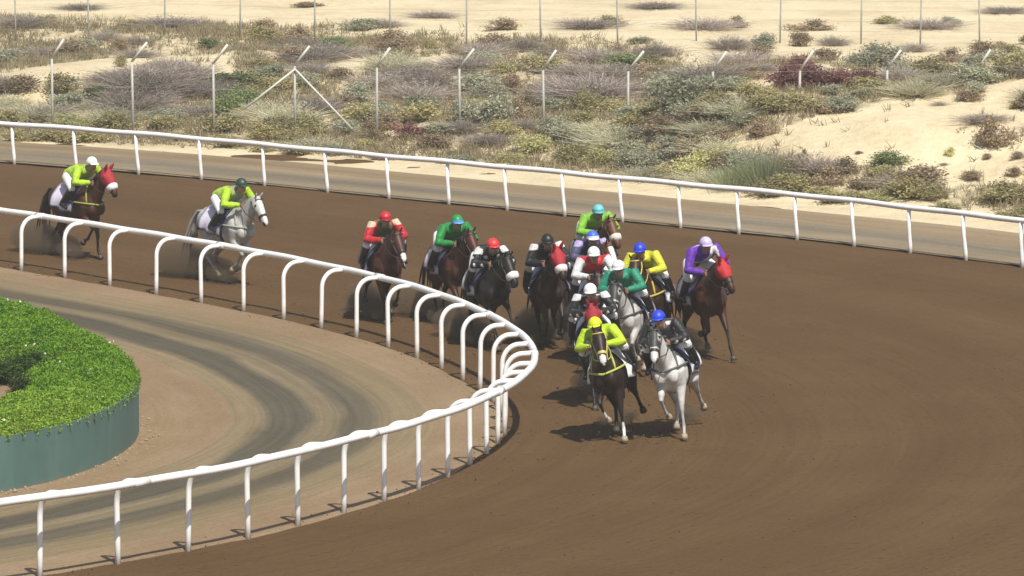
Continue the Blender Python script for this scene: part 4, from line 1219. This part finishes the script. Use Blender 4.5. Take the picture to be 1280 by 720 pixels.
    if number:
        cu = bpy.data.curves.new("number", 'FONT'); cu.body = number; cu.size = 0.30; cu.extrude = 0.0
        to = bpy.data.objects.new("tmp", cu); COL.objects.link(to)
        nme = bpy.data.meshes.new_from_object(to.evaluated_get(bpy.context.evaluated_depsgraph_get()))
        bpy.data.objects.remove(to); bpy.data.curves.remove(cu)
        Vn = coords(nme); out = []
        for (a_, b_, _c) in Vn:
            x = -0.08 - a_; z = 1.00 + b_
            zz = []; yy = []
            for q in range(14):
                u = -(0.45 + 0.55 * q / 13); ang = math.pi / 2 + u * R(104)
                i_ = (x + 0.50) / 0.80 * (nx_ - 1)
                fl = 0.055 * max(0, abs(u) - .55) / .45 * (1.0 + 0.6 * math.sin(i_ * 1.1 + u * 3 + pos[0] * 7))
                p = wrap(x, ang, 0.022 + fl); zz.append(p.z); yy.append(p.y)
            out.append((x, float(np.interp(z, zz[::-1], yy[::-1])) + 0.014, z))
        nme.vertices.foreach_set("co", np.array(out, np.float32).ravel()); nme.update()
        obj("number", nme, cmat((.02, .02, .03), .7), co)
    sm = MB()
    sm.loft([ring((x, z), (1, 0), h, wd, 12) for (x, z, h, wd) in ((-.28, 1.545, .02, .10), (-.2, 1.55, .045, .15), (-.02, 1.535, .04, .13), (.16, 1.545, .045, .10), (.24, 1.555, .02, .05))])
    so = obj("saddle", sm.mesh("saddle"), M['leather'], root)
    for s in (1, -1):
        st = MB()
        st.tube([(.10, s * .26, 1.50), (.10, s * .335, 1.30), (.06, s * .35, 1.17)], .010, 6)
        st.tube([(.06 + .05 * math.cos(a_), s * .35, 1.13 + .06 * math.sin(a_)) for a_ in [q * math.pi / 6 for q in range(13)]], .008, 6)
        obj("stirrup", st.mesh("stirrup"), M['steel'], so)
    # turn the neck and head towards where the horse looks
    if yaw:
        for o in [q for q in COL.objects if q.parent is root]:
            me_ = o.data
            if o.name.split('.')[0] in ('saddle', 'saddle_cloth', 'girth', 'hoof', 'tail'):
                continue
            V = coords(me_).astype(float)
            g = sstep(0.55, 0.95, V[:, 0]) * sstep(1.05, 1.35, V[:, 2]) * R(yaw)
            dx, dy = V[:, 0] - 0.5, V[:, 1].copy()
            V[:, 0] = 0.5 + dx * np.cos(g) - dy * np.sin(g)
            V[:, 1] = dx * np.sin(g) + dy * np.cos(g)
            me_.vertices.foreach_set("co", V.astype(np.float32).ravel()); me_.update()
    return root, th

def build_jockey(pos, th, label, jacket, sleeves=None, cap=(1, 1, 1), capb=None, yoke=None, chest=None, pattern=None, crouch=0.0, lean=0.0, whip=False):
    SZ = 1.50
    root = empty("person", (pos[0], pos[1], SZ * HS), th)
    root.scale = (HS * 1.07, HS * 1.14, HS * 1.07)
    tag(root, label, "person", "jockeys riding the racehorses")
    sleeves = sleeves or jacket
    c = crouch + 0.03
    pel = Vector((-.16, 0, 1.755 - c * .3)); che = Vector((.28, 0, 1.875 - c)); nec = Vector((.44, 0, 1.935 - c)); hea = Vector((.555, 0, 2.035 - c))
    Js = {}
    for s in (1, -1):
        sh = Vector((.37, s * .215, 1.94 - c)); hw = Vector((.66, s * .125, 1.665)); el = Vector((.44, s * .325, 1.68 - c * .5))
        hip = Vector((-.14, s * .11, 1.735 - c * .3)); kn = Vector((.30, s * .315, 1.53)); an = Vector((.02, s * .36, 1.24)); toe = Vector((.17, s * .375, 1.15))
        Js[s] = (sh, el, hw, hip, kn, an, toe)
    def P_(lst, f=0.0):
        return [v for v in lst]
    def torso(mb, g):
        mb.loft([[Vector((q.x, q.y, q.z)) for q in ring((x, z), (fx, fz), h + g, w_ + g, 14)] for (x, z, fx, fz, h, w_) in (
            (pel.x - .10, pel.z - .04, 1, .3, .06, .09), (pel.x - .03, pel.z, 1, .35, .115, .155), (pel.x + .10, pel.z + .07, 1, .45, .105, .14), (che.x - .14, che.z - .05, 1, .45, .125, .17), (che.x, che.z + .005, 1, .4, .13, .20), (nec.x - .05, nec.z - .005, 1, .5, .09, .14), (nec.x + .0, nec.z + .0, 1, .8, .05, .06))])
    def arm(mb, s, g, hand=True):
        sh, el, hw = Js[s][:3]
        mb.tube([che + Vector((.02, s * .08, .01)), sh, sh.lerp(el, .5), el, el.lerp(hw, .4), hw], [.075 + g, .066 + g, .052 + g, .046 + g * 1.2, .040 + g * 1.2, .028 + g * .6], 10)
    def leg(mb, s, g, lo=0, hi=5):
        hip, kn, an, toe = Js[s][3:]
        pts = [hip, hip.lerp(kn, .45), kn, kn.lerp(an, .4), an]; rr = [.105, .085, .062, .057, .042]
        mb.tube(pts[lo:hi], [r + g for r in rr[lo:hi]], 10)
    mb = MB()
    torso(mb, -0.01)
    for s in (1, -1):
        arm(mb, s, -.008); leg(mb, s, -.008)
        an, toe = Js[s][5:]
        mb.tube([an + Vector((-.05, 0, -.02)), an + Vector((.02, 0, -.03)), toe], [.038, .042, .028], 8)
    mb.tube([nec - Vector((.06, 0, .06)), hea - Vector((.03, 0, .06))], [.058, .052], 10)
    mb.ball(hea, (.092, .074, .112), 14, 10)
    mb.ball(hea + Vector((.035, 0, -.065)), (.06, .055, .055), 10, 7)
    mb.tube([hea + Vector((.085, 0, .015)), hea + Vector((.112, 0, -.025))], [.012, .019], 8)
    for s in (1, -1):
        mb.ball(hea + Vector((-.005, s * .074, -.01)), (.022, .014, .032), 8, 5)
        hw = Js[s][2]
        mb.ball(hw + Vector((.035, 0, -.012)), (.042, .024, .036), 8, 6)
    body = remesh(mb, 0.013, 3)
    V0 = coords(body)
    # fingers closed on the rein: four fingers and a thumb for each hand
    fb = MB()
    for s in (1, -1):
        hw = Js[s][2]
        for q in range(4):
            o0 = hw + Vector((.062 - .004 * abs(q - 1), 0, .018 - q * .020)); L = (.9, 1.0, .95, .78)[q]
            fb.tube([o0 + Vector((-.01, s * .018, 0)), o0 + Vector((.022 * L, s * .010, 0)), o0 + Vector((.024 * L, -s * .012, -.002)), o0 + Vector((.004, -s * .022, -.003))], [.0095, .0095, .009, .007], 6)
        o0 = hw + Vector((.02, -s * .012, .026))
        fb.tube([o0, o0 + Vector((.03, -s * .012, .012)), o0 + Vector((.055, -s * .004, .008))], [.011, .010, .008], 6)
    nv = len(V0)
    faces = [tuple(p.vertices) for p in body.polygons] + [tuple(i + nv for i in f) for f in fb.f]
    bmesh_ = mesh_from("body", list(V0) + [tuple(v) for v in fb.v], faces, True)
    bpy.data.meshes.remove(body)
    def add(name, me, m, par=root, lab=None):
        o = obj(name, me, m, par)
        if par is root: o.location = (0, 0, -SZ)
        return o
    add("body", bmesh_, M['skin'])
    mb = MB(); torso(mb, .022); arm(mb, 1, .027); arm(mb, -1, .027)
    mb.ball(che + Vector((-.17, 0, .045)), (.21, .15, .085), 10, 7)            # air in the back of the silks
    jm = remesh(mb, 0.015, 3)
    V = coords(jm)
    col = np.tile(np.array(jacket), (len(V), 1))
    for s in (1, -1):
        sh, el, hw = Js[s][:3]
        d1, _ = seg_dist(V, sh + (el - sh) * .12, el); d2, _ = seg_dist(V, el, hw)
        m_ = np.minimum(d1, d2) < .102
        m_ &= (V[:, 1] * s > .13) | (V[:, 0] > .42)
        col[m_] = np.array(sleeves)
        if yoke is not None:
            col[np.linalg.norm(V - np.array(sh), axis=1) < .092] = np.array(yoke)
    if chest is not None:
        col[(np.abs(V[:, 1]) < .115) & (V[:, 0] > .12) & (np.linalg.norm(V - np.array(che + Vector((.08, 0, -.02))), axis=1) < .23)] = np.array(chest)
    if pattern is not None:
        kind, pc = pattern
        if kind == 'sash':
            m_ = np.abs(V[:, 1] * .8 - (V[:, 0] - .30) * .9 + .02) < .05
        elif kind == 'spots':
            m_ = (np.sin(V[:, 0] * 34) * np.cos(V[:, 1] * 30) * np.sin(V[:, 2] * 31 + 1)) > .36
        elif kind == 'hoops':
            m_ = np.sin(V[:, 0] * 30) > .2
        col[m_] = np.array(pc)
    paint(jm, col)
    add("jacket", jm, M['silk'])
    mb = MB()
    mb.loft([ring((x, z), (fx, fz), h, w_, 14) for (x, z, fx, fz, h, w_) in ((pel.x - .13, pel.z - .05, 1, .3, .05, .08), (pel.x - .05, pel.z - .01, 1, .35, .128, .168), (pel.x + .04, pel.z + .02, 1, .4, .118, .155))])
    for s in (1, -1): leg(mb, s, .010, 0, 4)
    add("breeches", remesh(mb, 0.015, 3), M['breech'])
    for s in (1, -1):
        hip, kn, an, toe = Js[s][3:]
        mb = MB()
        mb.tube([kn.lerp(an, .04), kn.lerp(an, .5), an, an + Vector((-.005, 0, -.03))], [.078, .070, .052, .05], 10)
        mb.tube([an + Vector((-.06, 0, -.035)), an + Vector((.02, 0, -.04)), toe + Vector((.02, 0, -.01))], [.042, .05, .034], 10)
        add("boot", remesh(mb, 0.013, 3), M['boot'])
    # helmet with peak
    mb = MB()
    hc = hea + Vector((-.012, 0, .035))
    rings = []
    for i in range(9):
        ph = (i / 8) * math.pi / 2 * .97
        rr_ = math.cos(ph)
        rings.append([hc + Vector((.128 * rr_ * math.cos(2 * math.pi * k_ / 18), .104 * rr_ * math.sin(2 * math.pi * k_ / 18), .125 * math.sin(ph) - (.02 if i == 0 else 0))) for k_ in range(18)])
    mb.loft(rings)
    ho = add("helmet", mb.mesh("helmet"), cmat(cap, 0.45))
    pk = MB()
    pr = []
    for k_ in range(11):
        a = -R(62) + R(124) * k_ / 10
        i0 = Vector((.122 * math.cos(a), .100 * math.sin(a), .002)); i1 = Vector((.185 * math.cos(a * .9), .104 * math.sin(a), -.022 - .004 * math.cos(a)))
        pr.append([hc + i0 + Vector((0, 0, .006)), hc + i1 + Vector((0, 0, .005)), hc + i1 - Vector((0, 0, .005)), hc + i0 - Vector((0, 0, .006))])
    pk.loft(pr)
    obj("peak", pk.mesh("peak"), cmat(capb or cap, 0.45), ho)
    if capb:
        bd = MB(); bd.loft([[hc + Vector((.131 * q * math.cos(2 * math.pi * k_ / 18), .107 * q * math.sin(2 * math.pi * k_ / 18), z)) for k_ in range(18)] for z, q in ((-.015, 1.0), (.035, .985))], cap=False)
        obj("helmet_band", bd.mesh("helmet_band"), cmat(capb, 0.5), ho)
    # goggles
    gm = MB(); gr = []
    for k_ in range(13):
        a = -R(95) + R(190) * k_ / 12
        o_ = Vector((.100 * math.cos(a), .082 * math.sin(a), 0)); i_ = o_ * .9
        z0_ = .012; hh = .026 if abs(a) < R(50) else .012
        gr.append([hea + o_ + Vector((.006, 0, z0_ + hh)), hea + o_ + Vector((.006, 0, z0_ - hh)), hea + i_ + Vector((0, 0, z0_ - hh)), hea + i_ + Vector((0, 0, z0_ + hh))])
    gm.loft(gr)
    add("goggles", gm.mesh("goggles"), M['goggle'])
    mo = MB(); mo.tube([hea + Vector((.088, -.022, -.068)), hea + Vector((.096, 0, -.066)), hea + Vector((.088, .022, -.068))], .006, 6)
    add("mouth", mo.mesh("mouth"), cmat((.22, .07, .06), .5))
    if whip:
        wm = MB(); wm.tube([(.58, -.17, 1.74), (.62, -.24, 1.58), (.60, -.46, 1.30)], [.010, .008, .005], 6)
        wo_ = obj("whip", wm.mesh("whip"), M['leather'])
        WHIP.append(wo_)
        tag(wo_, "thin dark whip held by the lime jockey on the leading dark horse", "whip")
    return root

LIME = (0.42, 0.66, 0.02); RED = (0.50, 0.016, 0.028); GREEN = (0.012, 0.24, 0.045); BLK = (0.012, 0.012, 0.014); WHT = (0.72, 0.72, 0.72)
TEAL = (0.008, 0.24, 0.14); PURP = (0.13, 0.03, 0.40); YEL = (0.62, 0.62, 0.03); BLUE = (0.015, 0.045, 0.55); LIL = (0.50, 0.42, 0.72); CREAM = (0.66, 0.56, 0.40); CYAN = (0.12, 0.48, 0.50); NAVY = (0.02, 0.025, 0.07)
HOODR = (0.33, 0.014, 0.024)
LILW = (0.60, 0.57, 0.68)
def ride(pos, deg, h, j, roll=4.0):
    # pos is the ground below the jockey's head, 0.5 m ahead of the horse's middle
    psi = R(deg); ro = R(roll)
    th = math.atan2(-math.cos(psi), math.sin(psi))
    up = 2.27 * math.sin(ro)             # leaning into the bend, the hooves run wide of the cap
    p = (pos[0] - 0.58 * math.sin(psi) - math.sin(th) * up, pos[1] + 0.58 * math.cos(psi) + math.cos(th) * up)
    root, th = build_horse(p, psi, **h)
    jr = build_jockey(p, th, **j)
    mw = Matrix.Translation((p[0], p[1], 0)) @ Matrix.Rotation(th, 4, 'Z') @ Matrix.Rotation(ro, 4, 'X')
    root.rotation_euler = (ro, 0, th)
    jr.rotation_euler = (ro, 0, th)
    jr.location = mw @ Vector((0, 0, 1.5 * HS))
    if j.get('whip'):
        WHIP[0].matrix_world = mw @ Matrix.Scale(HS, 4)
    return root, jr
WHIP = []
ROLL = [2, 2, 4, 4, 4, 5, 4, 4, 5, 6, 6, 6, 11, 9, 8]
RIDES = [
    ((-9.83, 129.93), 40, dict(coat='bay', pose='drive', mirror=False, label="bay horse in red hood and white noseband, last at far left", hood=HOODR, nose=WHT, cloth=LILW, breast=(.25, .30, .04)),
     dict(label="jockey in lime jacket and white cap on the last bay horse", jacket=LIME, cap=WHT, chest=(.30, .42, .06))),
    ((-6.11, 125.08), 38, dict(coat='silver', pose='gather', mirror=True, label="pale grey horse trailing alone behind the inner rail, second from last", cloth=LILW, blaze=.05, breast=(.30, .33, .26), neck=-.12),
     dict(label="jockey in lime jacket and dark cap on the trailing grey horse", jacket=LIME, cap=(.02, .05, .03), chest=(.28, .30, .22))),
    ((-2.70, 118.2), 14, dict(yaw=8, coat='bay', pose='drive', mirror=True, label="bay horse ridden by the red jockey, alone behind the rail", snip=True, neck=-.12),
     dict(label="jockey in red jacket with cream shoulders and red cap", jacket=RED, cap=RED, capb=(.30, .01, .02), yoke=CREAM, chest=(.05, .16, .04))),
    ((-1.18, 117.59), 20, dict(yaw=6, coat='bay', pose='strike', mirror=False, label="bay horse ridden by the green jockey, left of the red capped rider", nose=None, cloth=LILW, neck=-.05),
     dict(label="jockey in green jacket with green and pale blue cap", jacket=GREEN, cap=GREEN, capb=(.10, .30, .55), lean=.1)),
    ((-0.41, 114.02), 16, dict(yaw=10, coat='black', pose='reach', mirror=False, label="near black horse with white noseband, under the red capped rider", nose=WHT, neck=-.14),
     dict(label="jockey in black and white jacket with red cap", jacket=BLK, cap=(.60, .035, .035), yoke=WHT, pattern=('spots', WHT), crouch=.08)),
    ((0.72, 114.02), 8, dict(yaw=8, coat='brown', pose='gather', mirror=False, label="dark brown horse in red hood, left edge of the main pack", hood=HOODR, nose=(.74, .66, .64), cloth=LILW),
     dict(label="jockey in black jacket with white shoulder patches and black cap", jacket=BLK, cap=BLK, yoke=WHT)),
    ((1.84, 119.61), 15, dict(yaw=8, coat='chestnut', pose='drive', mirror=False, label="chestnut horse at the back of the pack under the cyan cap", nose=(.62, .58, .50)),
     dict(label="jockey in light green jacket with cyan cap, rearmost of the pack", jacket=(.22, .52, .04), cap=CYAN, capb=(.10, .38, .42))),
    ((1.65, 114.89), 12, dict(yaw=16, coat='chestnut', pose='strike', mirror=True, label="chestnut horse with pale nose behind the red and white jockey", blaze=.05, snip=True),
     dict(label="jockey in navy jacket with white shoulders, blue and white cap", jacket=NAVY, sleeves=(.08, .08, .16), cap=(.05, .12, .62), capb=WHT, yoke=LIL, crouch=.03)),
    ((1.64, 111.76), 4, dict(coat='brown', pose='reach', mirror=False, label="dark brown horse under the red and white jockey mid pack", neck=-.2),
     dict(label="jockey in white jacket with red body and white cap", jacket=(.55, .02, .03), sleeves=WHT, cap=WHT, chest=(.55, .02, .03))),
    ((2.11, 109.45), -12, dict(coat='silver', pose='drive', mirror=True, label="grey horse with dark head mid pack, under the teal jockey", mask=(.045, .045, .045), breast=(.05, .05, .05), neck=-.1),
     dict(label="jockey in teal green jacket with white cap", jacket=TEAL, cap=WHT, capb=(.60, .62, .64))),
    ((2.6, 112.45), -13, dict(coat='brown', pose='gather', mirror=True, label="brown horse with yellow bridle under the yellow jockey", bridle=(.50, .42, .06), breast=(.45, .34, .05)),
     dict(label="jockey in yellow jacket with royal blue cap", jacket=YEL, cap=BLUE)),
    ((1.49, 105.97), 0, dict(coat='dark', pose='strike', mirror=False, label="dark horse in red hood directly behind the leading dark horse", hood=(.27, .012, .025), nose=WHT, neck=-.12),
     dict(label="jockey in black and white jacket with white cap behind the leader", jacket=BLK, cap=WHT, yoke=WHT, pattern=('spots', WHT), crouch=.03)),
    ((1.52, 101.43), -12, dict(yaw=12, coat='dark', pose='drive', mirror=False, label="leading dark brown horse with yellow bridle and white snip", bridle=(.44, .40, .10), breast=(.42, .46, .08), snip=True, socks=('LF', 'RF'), cloth=(.76, .76, .78), trim=(.76, .76, .78), neck=-.02, number='2'),
     dict(label="jockey in lime yellow jacket and cap on the leading dark horse", jacket=(.46, .66, .015), cap=(.55, .66, .01), crouch=.06, whip=True)),
    ((2.7, 101.77), -13, dict(yaw=0, coat='grey', pose='drive', mirror=False, label="leading white grey horse with dark forehead, nearest the camera at right", mask=(.05, .05, .052), breast=(.10, .105, .10), cloth=(.74, .74, .76)),
     dict(label="jockey in black jacket with white patches and bright blue cap", jacket=BLK, cap=(.02, .05, .62), pattern=('spots', WHT), chest=(.05, .05, .055))),
    ((3.92, 112.59), 17, dict(yaw=8, coat='bay', pose='strike', mirror=True, label="bay horse in red hood running wide at the right", hood=(.42, .018, .022), cloth=(.62, .62, .64), breast=None, neck=-.08),
     dict(label="jockey in purple jacket with white sash and lilac cap", jacket=PURP, cap=LIL, pattern=('sash', WHT), chest=None, crouch=-.10)),
]
for r_, ro_ in zip(RIDES, ROLL):
    ride(*r_, roll=ro_)

# ------------------------------------------------------------------ kicked-up dust and clods behind the hooves
dm = bpy.data.materials.new("dust_air")
dm.use_nodes = True
dn = dm.node_tree.nodes; dl = dm.node_tree.links
dn.clear()
pv = dn.new("ShaderNodeVolumePrincipled")
pv.inputs["Color"].default_value = (0.45, 0.33, 0.21, 1)
pv.inputs["Density"].default_value = 1.9
pv.inputs["Anisotropy"].default_value = 0.2
do_ = dn.new("ShaderNodeOutputMaterial"); dl.new(pv.outputs[0], do_.inputs["Volume"])
DUST = [(0, 1.05), (1, 1.1), (2, 0.95), (3, 0.9), (4, 0.9), (5, 1.0), (6, 0.8), (7, 0.7), (8, 0.6), (14, 0.8), (11, 0.6), (12, 0.45), (13, 0.45)]
for ri, sc in DUST:
    pos, deg = RIDES[ri][0], R(RIDES[ri][1])
    fx, fy = math.sin(deg), -math.cos(deg)
    mb = MB()
    for q in range(6):
        back = 0.3 + 0.42 * q
        r = sc * (0.20 + 0.055 * q)
        lat = rnd.uniform(-0.25, 0.25)
        mb.ball((pos[0] - fx * back - fy * lat, pos[1] - fy * back + fx * lat, 0.05 + r * 0.62), (r * 1.3, r * 1.2, r * 0.8), 12, 8)
    dme = remesh(mb, 0.09, 6)
    V = coords(dme); V[:, 2] = np.maximum(V[:, 2], 0.03); dme.vertices.foreach_set("co", V.ravel()); dme.update()
    o = obj("dust_cloud", dme, dm)
    tag(o, "thin brown dust kicked up behind a galloping horse", "dust", "dust clouds", "stuff")
n = 1500
cv = []
src = [RIDES[i] for i in range(len(RIDES))]
V_, F_ = [], []
for k in range(n):
    (x, y), deg = src[k % len(src)][0], R(src[k % len(src)][1])
    fx, fy = math.sin(deg), -math.cos(deg)
    b = rnd.uniform(-0.6, 3.2); lat = rnd.gauss(0, 0.35)
    air = rnd.random() < 0.45
    z = abs(rnd.gauss(0, 0.28)) if air and b > 0.2 else 0.004
    px_, py_ = x - fx * b - fy * lat, y - fy * b + fx * lat
    r = rnd.uniform(0.007, 0.026)
    i0 = len(V_)
    for d in ((1, 0, 0), (-1, 0, 0), (0, 1, 0), (0, -1, 0), (0, 0, 1), (0, 0, -1)):
        j = rnd.uniform(0.6, 1.2) * r
        V_.append((px_ + d[0] * j, py_ + d[1] * j, z + d[2] * j))
    for f in ((0, 2, 4), (2, 1, 4), (1, 3, 4), (3, 0, 4), (2, 0, 5), (1, 2, 5), (3, 1, 5), (0, 3, 5)):
        F_.append(tuple(i0 + q for q in f))
o = obj("dirt_clods", mesh_from("dirt_clods", V_, F_), simple("clod_dirt", (0.11, 0.07, 0.04), 0.95, 0.2))
tag(o, "small clods of dirt thrown up by the hooves", "dirt", kind="stuff")

# ------------------------------------------------------------------ desert air
hz = bpy.data.materials.new("haze_air")
hz.use_nodes = True
hn = hz.node_tree.nodes; hn.clear()
hv_ = hn.new("ShaderNodeVolumePrincipled")
hv_.inputs["Color"].default_value = (0.92, 0.91, 0.86, 1)
hv_.inputs["Density"].default_value = 0.00045
ho_ = hn.new("ShaderNodeOutputMaterial"); hz.node_tree.links.new(hv_.outputs[0], ho_.inputs["Volume"])
mb = MB(); mb.box((-4200, -3200, -1.1), (4200, 6200, 17.5))
tag(obj("haze", mb.mesh("haze", False), hz), "thin pale haze in the warm air over the course", "haze", kind="stuff")

n = 7000
k = rng.integers(0, len(IC), n)
okx = (IC[k][:, 0] > -16)
off = np.abs(rng.normal(0, 6.0, n)) + 0.05
near = rng.uniform(0, 1, n) < 0.3
off = np.where(near, rng.normal(0.0, 0.22, n), off)
cx_ = IC[k][:, 0] + IN_[k][:, 0] * off + rng.normal(0, .15, n); cy_ = IC[k][:, 1] + IN_[k][:, 1] * off + rng.normal(0, .15, n)
cx_, cy_ = cx_[okx], cy_[okx]
r = np.minimum(rng.exponential(0.006, len(cx_)) + 0.005, 0.022)
D = np.array([(1, 0, 0), (-1, 0, 0), (0, 1, 0), (0, -1, 0), (0, 0, 1), (0, 0, -1)], float)
V_ = np.stack([cx_, cy_, r * 0.3 + 0.012], -1)[:, None, :] + D[None] * (r[:, None] * rng.uniform(0.6, 1.3, (len(r), 6)))[..., None]
T_ = np.array([(0, 2, 4), (2, 1, 4), (1, 3, 4), (3, 0, 4), (2, 0, 5), (1, 2, 5), (3, 1, 5), (0, 3, 5)])
F_ = (np.arange(len(r))[:, None, None] * 6 + T_[None]).reshape(-1, 3)
o = obj("loose_clods", mesh_from("loose_clods", V_.reshape(-1, 3), F_), simple("loose_dirt", (0.11, 0.07, 0.036), 0.95, 0.3, 3.0))
tag(o, "loose clods of dirt lying over the track and along the rail", "dirt", kind="stuff")

k = rng.integers(0, len(WC), 900)
off = -np.abs(rng.normal(0.06, 0.16, 900)) - 0.03
cx_ = WC[k][:, 0] + WN[k][:, 0] * off; cy_ = WC[k][:, 1] + WN[k][:, 1] * off
r = rng.exponential(0.010, 900) + 0.006
V_ = np.stack([cx_, cy_, r * 0.3 + 0.012], -1)[:, None, :] + D[None] * (r[:, None] * rng.uniform(0.6, 1.3, (900, 6)))[..., None]
F_ = (np.arange(900)[:, None, None] * 6 + T_[None]).reshape(-1, 3)
o = obj("wall_rubble", mesh_from("wall_rubble", V_.reshape(-1, 3), F_), simple("pale_rubble", (0.30, 0.23, 0.15), 0.95, 0.35, 3.0))
tag(o, "crumbs of pale earth lying along the foot of the green wall", "rubble", kind="stuff")
